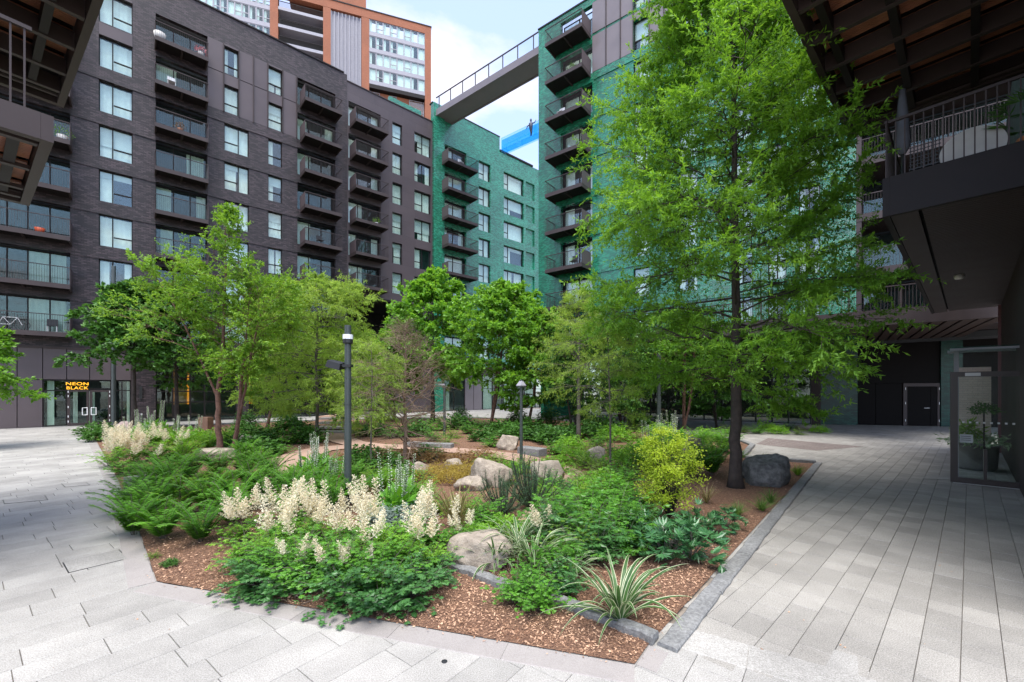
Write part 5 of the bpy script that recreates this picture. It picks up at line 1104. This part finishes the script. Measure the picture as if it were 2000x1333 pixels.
LIME = leaf_mat('leaf_lime', (.09, .2, .02), (.24, .4, .05), .4, .5); PINE = leaf_mat('needle', (.025, .075, .03), (.09, .18, .08), .15, .6); GRAS = leaf_mat('leaf_grass', (.045, .12, .02), (.16, .28, .06), .35, .5)
CARX = leaf_mat('leaf_striped', (.03, .085, .02), (.08, .17, .045), .25, .35, stripe=(.62, .64, .42)); PHOR = leaf_mat('leaf_flax', (.09, .09, .025), (.17, .15, .05), .25, .45, stripe=(.62, .52, .24)); GREY = leaf_mat('leaf_grey', (.10, .15, .12), (.24, .30, .26), .2, .6); WHT = leaf_mat('bract', (.16, .22, .12), (.80, .80, .72), .3, .7); RUST = leaf_mat('leaf_rust', (.16, .08, .03), (.3, .2, .07), .3, .6)
def t_grass(seed, name, m, n, L_, w_, el=(45, 85), bend=(40, 120), part='blade'):
    r = np.random.default_rng(seed); t = newroot(name); sp = [(r.random() * 6.28, L_ * r.uniform(.6, 1.1), R_(r.uniform(*el)), R_(r.uniform(*bend)), w_ * r.uniform(.7, 1.1)) for _ in range(n)]
    for i, s_ in enumerate(sp) if n <= 70 else []: o = blades('leaf_blade', [s_], m, 10); o.parent = t
    if n > 70: o = blades('leaf_tuft', sp, m, 7); o.parent = t; tag(o, kind='stuff')
    return t
def t_spires(seed, n=5, H_=.95):
    r = np.random.default_rng(seed); t = newroot('acanthus'); P, A_ = mound(r, 160, .34, .34, .26, .4, .4); leaves('foliage', P, A_, np.linalg.norm(A_, axis=1) * .35, FERN, t, r, fold=.3, flat=.8)
    for k in range(n):
        a = r.random() * 6.28; d0 = r.uniform(0, .25); p0 = np.array([math.cos(a) * d0, math.sin(a) * d0, 0]); d_ = np.array([math.cos(a) * .08, math.sin(a) * .08, 1]); hh = H_ * r.uniform(.75, 1.1)
        b = MB(); b.tube([p0, p0 + d_ * hh], [.008, .004], 5, cap=False); b.build('flower_stem', FERN, t); P = []; A_ = []
        for j in range(46): f = .36 + .64 * j / 46; u_ = j * 2.4; P.append(p0 + d_ * hh * f); A_.append(np.array([math.cos(u_), math.sin(u_), .3]) * (.066 - .03 * f))
        leaves('flower_spike', np.array(P), np.array(A_), .030, WHT, t, r, fold=.5, flat=1)
    return t
def t_fatsia(seed, rx=.45, h_=.45, n=60):
    r = np.random.default_rng(seed); t = newroot('hellebore'); P0, A0 = mound(r, n, rx, h_, .14, .4, .55); P = []; A_ = []
    for p, a in zip(P0, A0):
        a = a / np.linalg.norm(a); sd_ = np.cross(a, [0, 0, 1.0] + r.normal(size=3) * .3); sd_ /= np.linalg.norm(sd_) + 1e-6
        for k in range(-3, 4): th = k * .42; P.append(p); A_.append((a * math.cos(th) + sd_ * math.sin(th)) * .15 * (1 - .08 * abs(k)))
    P = np.array(P); A_ = np.array(A_); leaves('foliage', P, A_, .042, FATS, t, r, fold=.25, flat=.95)
    b = MB()
    for p in P0[::2]: b.tube([(0, 0, 0), tuple(p * .6 + np.array([0, 0, .05])), tuple(p)], .004, 3, cap=False)
    b.build('stem', BARKG, t); return t
def t_pine(seed, rx=.5, h_=.7):
    r = np.random.default_rng(seed); t = newroot('dwarf_pine'); P = []; A_ = []; b = MB()
    for k in range(42):
        az = r.random() * 6.28; pts = arch(r, az, h_ * r.uniform(.5, 1.15), R_(r.uniform(20, 85)), R_(-30), 6); b.tube(pts, [.012, .01, .009, .007, .006, .005, .003], 4, cap=False)
        for i in range(2, 7):
            n = 34; d_ = pts[i] - pts[i-1]; d_ /= np.linalg.norm(d_); q = pts[i-1] + (pts[i] - pts[i-1]) * r.random((n, 1)); a = d_ * .9 + r.normal(size=(n, 3)) * .6; P.append(q); A_.append(a / np.linalg.norm(a, axis=1, keepdims=True) * .055)
    leaves('needles', np.concatenate(P), np.concatenate(A_), .0035, PINE, t, r, fold=.1, flat=.3); b.build('stem', BARK, t); return t
def t_maple(seed):
    r = np.random.default_rng(seed); t = newroot('golden_maple'); P = []; A_ = []; b = MB()
    for k in range(110):
        az = r.random() * 6.28; z = r.uniform(.25, 1.32); rr = .56 * math.sqrt(max(.04, 1 - ((z - .72) / .72) ** 2)) * r.uniform(.45, 1.08); c = np.array([math.cos(az) * rr, math.sin(az) * rr, z]); b.tube([(0, 0, .05), tuple(c * .45 + np.array([0, 0, .1])), tuple(c)], [.012, .007, .003], 4, cap=False)
        n = 62; q = c + r.normal(size=(n, 3)) * [.085, .085, .04]; P.append(q); a = r.normal(size=(n, 3)) + np.array([math.cos(az), math.sin(az), -.3]) * .8; A_.append(a / np.linalg.norm(a, axis=1, keepdims=True) * .036)
    P = np.concatenate(P); A_ = np.concatenate(A_); P, A_ = compound(P, A_, r, 3, .7); leaves('foliage', P, A_, .015, GOLD, t, r, fold=.2, flat=.8); b.build('stem', BARK, t); return t
T_ = dict(fern=[t_fern(1), t_fern(2, .9, 20), t_fern(3, .75, 17, FERN2)], ast=[t_stemmed(4, 'astilbe', ASTL, 30, .55, plumes=5, k=5), t_stemmed(5, 'astilbe', FERN2, 26, .55, (40, 88), plumes=7, leafL=.055, k=5, ph=(.18, .42)), t_stemmed(6, 'astilbe', ASTL, 30, .5, plumes=3, k=5), t_stemmed(61, 'astilbe', FERN2, 34, .6, (30, 85), leafL=.06, wr=.4, k=7)], rose=[t_stemmed(7, 'rose_shrub', ROSE, 34, .68, (12, 85), (25, 95), 11, .078, .68, 5), t_stemmed(8, 'rose_shrub', ASTL, 30, .68, (25, 88), (15, 70), 11, .072, .6, 5), t_stemmed(81, 'rose_shrub', ROSE, 26, .58, (5, 75), (20, 90), 9, .085, .7, 5)],
          peony=[t_stemmed(9, 'peony', ROSE, 30, .8, (30, 88), (20, 80), 9, .12, .42, 5), t_stemmed(10, 'peony', ASTL, 30, .8, (30, 88), (20, 75), 10, .11, .45, 5), t_stemmed(101, 'peony', LIME, 26, .7, (30, 88), (20, 75), 10, .09, .42, 5)], low=[t_stemmed(11, 'low_shrub', LIME, 26, .48, (10, 80), (20, 80), 10, .055, .5, 5), t_stemmed(12, 'low_shrub', ASTL, 26, .52, (15, 85), (20, 80), 10, .07, .5, 5), t_shrub(13, 'low_shrub', LDRK, .55, .4, 650, .09, .5), t_shrub(34, 'low_shrub', FERN2, .5, .35, 700, .08, .3)],
          heath=[t_shrub(14, 'heather', HEATH, .45, .28, 1400, .05, .22, 2, flat=.2)], gold=[t_maple(15)], fats=[t_fatsia(16), t_fatsia(17, .4, .5, 56)], pine=[t_pine(18)],
          carex=[t_grass(19, 'striped_lily', CARX, 52, .95, .03, (35, 85), (50, 125))], phor=[t_grass(20, 'striped_flax', PHOR, 54, .95, .018, (55, 88), (10, 60))], grass=[t_grass(21, 'grass_clump', GRAS, 110, .5, .007, (40, 88), (20, 90)), t_grass(22, 'grass_clump', LIME, 110, .45, .008, (40, 88), (20, 90))],
          spire=[t_spires(23), t_spires(24, 6, 1.05)], rust=[t_shrub(25, 'fern_patch', RUST, .45, .3, 500, .07, .3)], grey=[t_shrub(26, 'grey_shrub', GREY, .4, .35, 500, .07, .35)], big=[t_shrub(27, 'leafy_shrub', LMAP, .9, 1.1, 1100, .11, .6), t_shrub(28, 'leafy_shrub', LDRK, .9, 1.2, 1100, .11, .55)])
prr = random.Random(99)
def put(kind, px, py, label, sc_=1.0, var=None, cat='plant', group=None, z=.03, rz=None, g=None):
    tl = T_[kind]; tp = tl[var if var is not None else prr.randrange(len(tl))]; c = copy_tree(tp); x, y = g if g else G(px, py)
    c.location = (x, y, z); c.rotation_euler.z = prr.random() * 6.28 if rz is None else rz; s_ = sc_ * prr.uniform(.93, 1.07); c.scale = (s_, s_, s_ * prr.uniform(.94, 1.06)); c['label'] = label; c['category'] = cat
    if group: c['group'] = group
    return c
ORD = ['first', 'second', 'third', 'fourth', 'fifth', 'sixth', 'seventh', 'eighth', 'ninth', 'tenth', 'eleventh', 'twelfth', 'thirteenth', 'fourteenth', 'fifteenth', 'sixteenth']
def row(kind, pts, desc, sc_=1.0, cat='plant', group=None, var=None):
    for i, p in enumerate(pts): put(kind, p[0], p[1], desc % ORD[i], p[2] if len(p) > 2 else sc_, var=p[3] if len(p) > 3 else var, cat=cat, group=group)
# ferns at the left
row('fern', [(262, 1048, 1.0), (318, 1056, 1.05), (392, 1062, .95, 0), (452, 1028, .95)], 'deep green fern, %s from the left in the front row of the fern bank', cat='fern', group='ferns at the left border')
row('fern', [(258, 1005, 1.05), (305, 1012, 1.1), (352, 1010, 1.15), (405, 1005, 1.1), (462, 1000, 1.1), (520, 992, 1.0)], 'green fern, %s from the left in the second row of the fern bank', cat='fern', group='ferns at the left border')
row('fern', [(290, 972, 1.1), (338, 970, 1.2), (388, 968, 1.15), (438, 965, 1.2), (492, 962, 1.15), (545, 960, 1.0)], 'green fern, %s from the left in the third row of the fern bank', cat='fern', group='ferns at the left border')
row('fern', [(320, 940, 1.2), (372, 936, 1.2), (425, 934, 1.2), (478, 932, 1.2), (528, 935, 1.1)], 'green fern, %s from the left in the back row of the fern bank', cat='fern', group='ferns at the left border')
row('fern', [(360, 902, 1.3, 2), (410, 880, 1.3, 2), (352, 878, 1.4, 2), (480, 905, 1.2, 1), (300, 872, 1.3, 2), (445, 868, 1.3, 2), (505, 915, 1.1, 0)], 'light green fern, %s one in the patch round the river birch stems', cat='fern', group='ferns round the river birch')
# astilbes, far left and front
row('ast', [(218, 912, 1.25, 1), (262, 906, 1.3, 1), (235, 893, 1.2, 1), (300, 900, 1.25, 0), (338, 898, 1.2, 0), (245, 928, 1.15, 2), (290, 926, 1.1, 2), (225, 880, 1.2, 1)], 'cream plumed astilbe, %s in the group at the far left border', cat='astilbe', group='white astilbes at the far left')
row('ast', [(470, 1062, .9, 1), (528, 1096, 1.0, 1), (548, 1060, 1.0, 0), (640, 1070, 1.05, 1), (655, 1098, .95, 2), (705, 1128, .95, 0), (742, 1080, 1.1, 1), (692, 1062, .85, 2), (842, 1112, .9, 1), (812, 1068, 1.0, 0), (590, 1100, .9, 2), (868, 1068, .8, 2)], 'white plumed astilbe, %s one in the big front clump left of centre', cat='astilbe', group='white astilbes in the front clump')
row('ast', [(590, 1062, 1.0, 3), (612, 1120, .9, 3), (780, 1090, 1.05, 3), (760, 1120, .9, 3), (500, 1110, .95, 3), (560, 1118, .9, 3), (690, 1125, .85, 3)], 'leafy astilbe without flowers, %s one in the big front clump left of centre', cat='astilbe', group='flowerless astilbes in the front clump')
row('rose', [(500, 1150, .8, 0), (548, 1165, .75, 2), (612, 1150, .85, 1), (672, 1178, .8, 0), (742, 1192, .95, 2), (800, 1172, .9, 0), (845, 1138, .7, 2), (478, 1118, .6, 1)], 'glossy dark leaved low rose, %s from the left along the front border', cat='shrub', group='low leafy shrubs along the front border')
row('rose', [(590, 1135, 1.0, 1), (660, 1145, 1.0, 1), (730, 1148, 1.05, 1), (790, 1128, .9, 1), (535, 1135, .9, 1)], 'fresh green leafy shrub, %s one among the front astilbes', cat='shrub', group='leafy shrubs among the front astilbes')
row('ast', [(1062, 1078, .8, 2)], 'lone astilbe with two cream plumes among green shrubs right of centre, %s there', cat='astilbe')
# right of centre shrubs
row('peony', [(1090, 1065, 1.0), (1150, 1060, 1.1), (1200, 1050, 1.05), (1130, 1020, 1.1, 1), (1185, 1005, 1.15, 1), (1235, 1030, .95, 1), (1090, 1120, .7, 1)], 'broad leaved green peony, %s one of the group left of the golden maple', cat='shrub', group='peonies left of the golden maple')
row('peony', [(1165, 1098, .95, 0), (1215, 1082, .9, 1), (1255, 1062, .85, 0), (1120, 1088, .9, 2), (1075, 1040, 1.0, 1), (1245, 1000, .9, 1), (1150, 985, 1.0, 2), (1205, 975, .95, 1)], 'leafy peony, %s of the taller ones filling the middle right of the bed', cat='shrub', group='taller peonies in the middle right')
row('carex', [(1080, 1062, .75), (1120, 1130, .55)], 'smaller striped lily clump, %s between the flat boulder and the peonies', cat='grass')
row('rose', [(1010, 1180, .7, 1), (1055, 1195, .65, 1), (1040, 1150, .7, 1), (1100, 1160, .65, 0)], 'small leafy green shrub, %s in the knot behind the front kerb', cat='shrub', group='small shrubs behind the front kerb')
row('fats', [(1300, 1100, 1.2), (1350, 1100, 1.2), (1268, 1075, 1.1), (1385, 1050, 1.05), (1420, 1035, .75), (1340, 1045, .9)], 'glossy finger leaved hellebore, %s one by the right kerb', cat='plant', group='hellebores along the right kerb')
g_ = put('gold', 1308, 1022, 'bright golden green dwarf maple in front of the big tree', 1.0, 0, 'shrub', rz=1.0); g_.scale = (.92, .92, 1.3)
put('pine', 985, 1005, 'blue green dwarf pine on the left of the square boulder', 1.35, 0, 'shrub'); put('pine', 1040, 995, 'taller blue green dwarf pine in front of the square boulder', 1.65, 0, 'shrub')
put('carex', 1210, 1215, 'large cream striped lily clump in the corner between the two kerbs', 1.0, 0, 'grass')
put('carex', 1040, 1112, 'striped lily clump arching over the flat boulder, right one', .9, 0, 'grass'); put('carex', 965, 1108, 'pale striped lily clump hanging over the flat boulder, left one', .75, 0, 'grass'); put('carex', 1010, 1085, 'cream striped lily clump behind the flat boulder', .85, 0, 'grass')
put('phor', 893, 1035, 'tall upright bronze and cream striped flax in the centre of the bed', 1.12, 0, 'grass')
put('phor', 1380, 985, 'small brownish striped flax beside the big tree mulch', .5, 0, 'grass')
row('heath', [(838, 940, 1.1), (880, 945, 1.1), (925, 938, 1.15), (860, 930, 1.1), (905, 928, 1.1)], 'golden orange heather, %s one in the patch behind the striped flax', cat='shrub', group='golden heathers in the centre')
row('spire', [(775, 1010, 1.15), (790, 985, 1.05), (612, 935, 1.3), (628, 920, 1.3), (598, 945, 1.1), (650, 960, 1.0)], 'acanthus with whitish flower spires, %s one near the big lamp post', cat='plant', group='acanthus near the lamp post')
row('spire', [(285, 862, 1.5), (262, 856, 1.5), (300, 850, 1.5), (352, 862, 1.4), (378, 858, 1.4)], 'acanthus with whitish spires, %s one in the far left of the bed', cat='plant', group='acanthus in the far left of the bed')
row('spire', [(1270, 880, 1.4), (1300, 872, 1.5), (1318, 868, 1.4), (1285, 905, 1.2)], 'acanthus with whitish spires, %s one behind the golden maple', cat='plant', group='acanthus behind the golden maple')
row('grey', [(785, 1035, 1.0), (745, 1030, .9), (815, 1010, .8)], 'silvery grey leaved plant, %s one right of the lamp post', cat='plant', group='silvery plants by the lamp post')
# middle fill
row('fern', [(700, 985, 1.0, 0), (740, 965, 1.0, 2), (650, 1000, 1.0, 0), (600, 1005, .95, 2), (690, 950, 1.0, 0), (835, 985, .8, 2), (570, 985, 1.0, 1), (620, 975, 1.0, 0), (560, 1020, .9, 1)], 'green fern, %s one in the strip behind the front astilbes', cat='fern', group='ferns behind the front astilbes')
row('low', [(870, 1005, .9, 0), (940, 1015, .8, 1), (930, 1060, .7, 3), (1075, 955, 1.0, 1), (1110, 990, 1.0, 1), (1150, 975, 1.0, 3), (1090, 1010, .9, 0), (1140, 945, 1.2, 0), (965, 930, 1.0, 0), (1000, 925, 1.0, 3), (945, 912, 1.1, 0), (1025, 915, 1.1, 0), (1180, 955, 1.1, 3)], 'low green bush, %s one in the middle of the bed round the boulders', cat='shrub', group='low bushes round the middle boulders')
row('low', [(1120, 905, 1.3, 3), (1150, 915, 1.3, 0), (1085, 888, 1.3, 1), (1115, 880, 1.4, 3), (1150, 890, 1.4, 0), (1180, 930, 1.2, 0), (1210, 915, 1.3, 3), (1230, 935, 1.2, 0), (1215, 945, 1.2, 1), (1200, 890, 1.4, 1), (1240, 895, 1.4, 3), (1165, 872, 1.5, 1)], 'leafy ground cover bush, %s one on the right side of the clay path', cat='shrub', group='bushes on the right side of the path')
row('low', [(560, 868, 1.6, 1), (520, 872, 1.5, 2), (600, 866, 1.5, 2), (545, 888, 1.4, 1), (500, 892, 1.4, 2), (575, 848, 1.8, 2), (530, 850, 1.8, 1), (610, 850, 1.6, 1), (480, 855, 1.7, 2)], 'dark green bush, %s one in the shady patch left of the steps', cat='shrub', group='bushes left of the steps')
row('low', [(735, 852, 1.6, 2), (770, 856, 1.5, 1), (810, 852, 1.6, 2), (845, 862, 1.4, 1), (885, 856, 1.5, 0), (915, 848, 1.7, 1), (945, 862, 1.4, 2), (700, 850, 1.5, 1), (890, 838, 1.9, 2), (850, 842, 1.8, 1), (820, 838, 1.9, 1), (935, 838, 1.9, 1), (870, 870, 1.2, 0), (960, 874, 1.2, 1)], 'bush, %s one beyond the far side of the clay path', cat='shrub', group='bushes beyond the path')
row('ast', [(575, 1140, .62, 0), (655, 1150, .6, 2), (700, 1150, .6, 2), (905, 1075, .6, 0)], 'short astilbe with small cream plumes poking out low at the front, %s of them', cat='astilbe', group='short astilbes low at the front')
row('low', [(560, 960, 1.2, 0), (600, 955, 1.2, 1), (640, 930, 1.3, 1), (720, 945, 1.2, 0), (760, 950, 1.1, 3), (810, 965, 1.1, 0), (845, 1000, .8, 1), (915, 1000, 1.1, 0), (950, 1030, 1.1, 1), (1075, 925, 1.1, 3), (1000, 945, .9, 0), (1105, 965, 1.0, 1), (1060, 985, .9, 3), (1130, 1085, .7, 1), (985, 1045, .8, 3)], 'fresh green low plant, %s one filling gaps between ferns and boulders', cat='shrub', group='low plants between the ferns and boulders')
row('rust', [(800, 900, 1.3), (850, 902, 1.2), (900, 905, 1.2), (745, 905, 1.2), (940, 898, 1.2), (680, 905, 1.1)], 'sparse rusty low fern patch, %s one inside the curve of the path', cat='plant', group='rusty ferns inside the path curve')
row('low', [(715, 905, 1.2, 2), (765, 895, 1.1, 1), (700, 925, 1.2, 1), (835, 895, 1.0, 2), (975, 905, 1.0, 0), (760, 925, 1.1, 2), (805, 940, 1.1, 1)], 'low shaded bush, %s one round the bare twiggy tree', cat='shrub', group='low bushes round the twiggy tree')
row('fern', [(1345, 935, 1.2), (1390, 930, 1.3), (1400, 900, 1.4), (1330, 900, 1.3), (1375, 905, 1.3), (1418, 885, 1.4), (1290, 935, 1.1), (1260, 925, 1.2), (1310, 890, 1.3), (1365, 880, 1.4)], 'fern, %s one between the golden maple and the big tree', cat='fern', group='ferns by the big tree')
row('grass', [(1488, 1000, .8, 0), (1505, 985, .75, 0), (1440, 1010, .7, 0), (1558, 930, .9, 1), (1445, 900, 1.1, 0), (1490, 912, 1.0, 1)], 'tufted green grass, %s one along the right kerb', cat='grass', group='grass tufts along the right kerb')
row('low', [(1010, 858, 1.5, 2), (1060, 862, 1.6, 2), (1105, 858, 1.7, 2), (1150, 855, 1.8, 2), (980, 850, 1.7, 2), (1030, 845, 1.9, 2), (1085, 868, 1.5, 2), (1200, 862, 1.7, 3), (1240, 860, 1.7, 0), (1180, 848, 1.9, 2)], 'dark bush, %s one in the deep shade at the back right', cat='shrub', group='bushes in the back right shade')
row('low', [(1290, 850, 1.7, 3), (1330, 858, 1.6, 0), (1180, 838, 1.9, 0), (1240, 844, 1.8, 0), (1380, 862, 1.5, 3), (1420, 868, 1.4, 1)], 'light green bush, %s one under the right multi stemmed birch', cat='shrub', group='bushes under the right birch')
row('low', [(1450, 846, 1.3, 0), (1480, 848, 1.1, 1), (1520, 848, 1.1, 3), (1560, 850, 1.0, 0), (1600, 846, 1.0, 3), (1500, 842, 1.2, 3), (1540, 840, 1.2, 1), (1420, 848, 1.4, 0)], 'low yellow green planting, %s one in the strip before the tower glazing', cat='shrub', group='planting before the tower glazing')
row('low', [(200, 862, 1.4, 2), (215, 858, 1.3, 0), (190, 850, 1.4, 2), (330, 850, 1.6, 0), (410, 860, 1.5, 0), (395, 872, 1.5, 3), (460, 880, 1.3, 2), (330, 870, 1.4, 3)], 'low bush, %s one filling the far left end of the bed', cat='shrub', group='bushes at the far left end of the bed')
row('big', [(660, 812, .9, 1), (740, 822, .9, 0), (1010, 832, 1.0, 1), (1070, 836, 1.0, 1), (1140, 838, .9, 1), (900, 824, .8, 1), (480, 836, .9, 1), (560, 832, .9, 1), (1250, 838, .9, 1), (1300, 838, .9, 1)], 'tall leafy bush, %s one along the back edge of the garden', cat='shrub', group='tall bushes at the back of the garden')
put('low', 300, 1092, 'tiny seedling plant in the mulch at the pointed corner of the border', .22, 0); put('low', 332, 1108, 'tiny bluish seedling in the mulch beside the border corner', .2, 2)
# planters and plants by the porch and on balconies
x_, y_ = G(1906, 917)
t = thing('planter', 'grey round planter with variegated plant set behind the porch glass in place of its reflection', 'planter', (x_, y_, 0)); b = MB(); b.lathe((x_, y_, 0), [(.38, 0), (.46, .1), (.50, .75), (.53, .78), (.48, .78), (.46, .7)], 20); b.build('pot', mat('planter_grey', (.17, .15, .15), .6, var=.2), t, smooth=True)  # planter placed behind the pane to stand for its mirror image
rr_ = np.random.default_rng(3); P, A_ = mound(rr_, 420, .75, .35, .16, .5); P[:, 2] += .75; P += [x_, y_, 0]; leaves('foliage', P, A_, .06, leaf_mat('leaf_variegated', (.2, .32, .14), (.62, .68, .5), .2, .5), t, rr_)
P, A_ = mound(rr_, 260, .3, .45, .2, .4); P[:, 2] += 1.0; P += [x_ - .25, y_, 0]; leaves('foliage', P, A_, .05, LIME, t, rr_)
t = thing('clipped_plant', 'dark round clipped plant on a stem added behind the porch glass in place of a reflection', 'plant', (x_ - .3, y_ - .5, 0)); b = MB(); b.tube([(x_ - .3, y_ - .5, 0), (x_ - .3, y_ - .5, 1.9)], .02, 6); b.build('stem', BARK, t)  # added plant imitating a dark shape reflected in the glass
P, A_ = mound(rr_, 500, .3, .32, .08, .5); P[:, 2] += 1.75; P += [x_ - .3, y_ - .5, 0]; leaves('foliage', P, A_, .04, LDRK, t, rr_)
pp = FW.p(-5.0, .15, gzf)
t = thing('potted_palm', 'fan leaved palm in a terracotta pot on the right gallery', 'plant', pp); b = MB(); b.lathe(pp, [(.12, 0), (.18, .3), (.2, .32), (.16, .32)], 14); b.build('pot', mat('terracotta', (.42, .16, .06), .8), t, smooth=True)
P = []; A_ = []
for k in range(16):
    az = k * 2.4; c = np.array(pp) + [math.cos(az) * .3, math.sin(az) * .3, .55 + .5 * rr_.random()]
    for j in range(13): th = (j - 6) * .22; P.append(c); A_.append(np.array([math.cos(az + th), math.sin(az + th), .25 - .02 * abs(j - 6)]) * .32)
leaves('foliage', np.array(P), np.array(A_), .025, LDRK, t, rr_, fold=.1)
# small things on the left block balconies
def balc_item(px, n, fn): return fn
def pot(F, px, o, n, label, mcol, leafm=None, s=.25):
    p = F.p(F.s(px, o), o, FZ(n)); t = thing('plant_pot', label, 'plant pot', p); b = MB(); b.lathe(p, [(s * .7, 0), (s, s * 1.3), (s * .9, s * 1.3)], 12); b.build('pot', mcol, t, smooth=True)
    if leafm: P, A_ = mound(rr_, 140, s * 1.8, s * 2.2, .14, .5); P[:, 2] += s * 1.2; P += np.array(p); leaves('foliage', P, A_, .05, leafm, t, rr_)
ORP = mat('orange_plastic', (.55, .08, .02), .5); WHP = mat('white_pot', (.6, .58, .55), .5)
pot(FA, 78, 1.0, 3, 'orange red pot on the third storey balcony at the far left', ORP, None, .26)
pot(FA, 122, .9, 5, 'white pot with trailing leaves on the fifth storey balcony at the far left', WHP, LMAP, .3)
pot(FA, 352, .9, 6, 'terracotta coloured pot with dry flowers on the balcony above the river birch', mat('tan_pot', (.35, .16, .09), .8), RUST, .18)
pot(FA, 392, 1.0, 8, 'pink flower pot on the topmost balcony right of the brick pier', WHP, leaf_mat('pink_flower', (.45, .12, .14), (.6, .3, .3), .2, .6), .2)
pot(FA, 312, .8, 8, 'big white pot at the left end of the topmost balcony', WHP, None, .38)
p = FA.p(FA.s(102, .9), .9, FZ(1)); t = thing('balcony_chair', 'dark framed chair on the lowest balcony at the far left', 'chair', p)
b = MB(); b.fb(FA, FA.s(102, .9) - .25, FA.s(102, .9) + .25, .65, 1.1, FZ(1) + .42, FZ(1) + .46); b.build('seat', BLACKM, t); b = MB(); b.fb(FA, FA.s(102, .9) - .25, FA.s(102, .9) + .25, .62, .66, FZ(1) + .46, FZ(1) + .9); b.build('backrest', BLACKM, t)
for sx2 in (-.22, .22):
    for oo in (.68, 1.07): b = MB(); b.tube([FA.p(FA.s(102, .9) + sx2, oo, FZ(1)), FA.p(FA.s(102, .9) + sx2, oo, FZ(1) + .42)], .018, 6); b.build('leg', WHITEM, t)
p = FA.p(FA.s(20, 1.0), 1.0, FZ(1)); t = thing('bicycle', 'bicycle leaning on the lowest balcony railing at the far left', 'bicycle', p); a_ = FA.s(20, 1.0)
for da in (-.5, .5):
    b = MB(); ring = [FA.p(a_ + da + .33 * math.cos(q * .2618), 1.0, FZ(1) + .34 + .33 * math.sin(q * .2618)) for q in range(25)]; b.tube(ring, .02, 5, cap=False); b.build('wheel', BLACKM, t)
b = MB(); Q = lambda da, z: FA.p(a_ + da, 1.0, FZ(1) + z)
for s_ in ([Q(-.5, .34), Q(-.3, .8), Q(.3, .8), Q(.5, .34)], [Q(-.3, .8), Q(0, .35), Q(.3, .8)], [Q(-.5, .34), Q(0, .35)]): b.tube(s_, .018, 6)
b.build('frame', WHITEM, t); b = MB(); b.tube([Q(.32, .8), Q(.3, 1.0), Q(.42, 1.02)], .014, 6); b.build('handlebar', BLACKM, t); b = MB(); b.box(Q(-.32, .93), (.12, .06, .03), .7); b.build('saddle', BLACKM, t)
# ---------------------------------------------------------------- render settings
sc.render.engine = 'CYCLES'; sc.cycles.max_bounces = 8; sc.cycles.transparent_max_bounces = 16; sc.cycles.diffuse_bounces = 4; sc.cycles.glossy_bounces = 3
sc.render.resolution_x = 1024; sc.render.resolution_y = 682
def drop(o):
    for ch in list(o.children): drop(ch)
    bpy.data.objects.remove(o)
for l_ in T_.values():
    for o in l_: drop(o)

# furniture on a few balconies
def balc_chair(F, px, o, n, label, m):
    a_ = F.s(px, o); z = FZ(n) + .01; t = thing('balcony_chair', label, 'chair', F.p(a_, o, z)); b = MB(); b.fb(F, a_ - .25, a_ + .25, o - .25, o + .25, z + .42, z + .46); b.build('seat', m, t); b = MB(); b.fb(F, a_ - .25, a_ + .25, o - .29, o - .25, z + .46, z + .95); b.build('backrest', m, t)
    for sa in (-.22, .22):
        for so in (-.22, .22): b = MB(); b.tube([F.p(a_ + sa, o + so, z), F.p(a_ + sa, o + so, z + .42)], .018, 6); b.build('leg', m, t)
balc_chair(FA, 335, .7, 7, 'white chair on the second balcony from the top right of the brick pier', WHITEM); balc_chair(FA, 625, .9, 4, 'dark chair on the fifth balcony down beside the block corner', BLACKM)
balc_chair(FA, 900, .9, 8, 'white chair on the topmost balcony of the green end block', WHITEM); balc_chair(FR, 1120, .9, 3, 'black chair on the balcony of the green tower just above the terrace trees', BLACKM)
balc_chair(FR, 1080, .9, 9, 'black chair on the topmost balcony of the green tower', BLACKM); balc_chair(FR, 1095, .9, 7, 'white chair on the third balcony down the green tower', WHITEM)
pot(FR, 1118, 1.0, 8, 'tall plant in a pot on the second balcony down the green tower', mat('brown_pot', (.2, .1, .06), .7), ASTL, .22); pot(FA, 735, 1.0, 5, 'leafy pot on the fourth balcony down the grey brown block', WHP, LMAP, .2)
# a few fallen leaves and specks on the paving
rf = np.random.default_rng(77); nf_ = 46; Yf = np.interp(rf.random(nf_), [0, .7, 1], [3.6, 8, 14]); Xf = rf.uniform(-1.15, 1.15, nf_) * Yf; kf = ~inside(offset_poly(BED, .1), Xf, Yf); Xf, Yf = Xf[kf], Yf[kf]; n_ = len(Xf); af = rf.random(n_) * 6.28; lf = rf.uniform(.012, .04, n_)
tag(leaves('fallen_leaves', np.stack([Xf, Yf, np.full(n_, .008)], 1), np.stack([np.cos(af) * lf, np.sin(af) * lf, np.full(n_, .004)], 1), lf * .5, CHIP, None, rf, flat=1.1), kind='stuff')
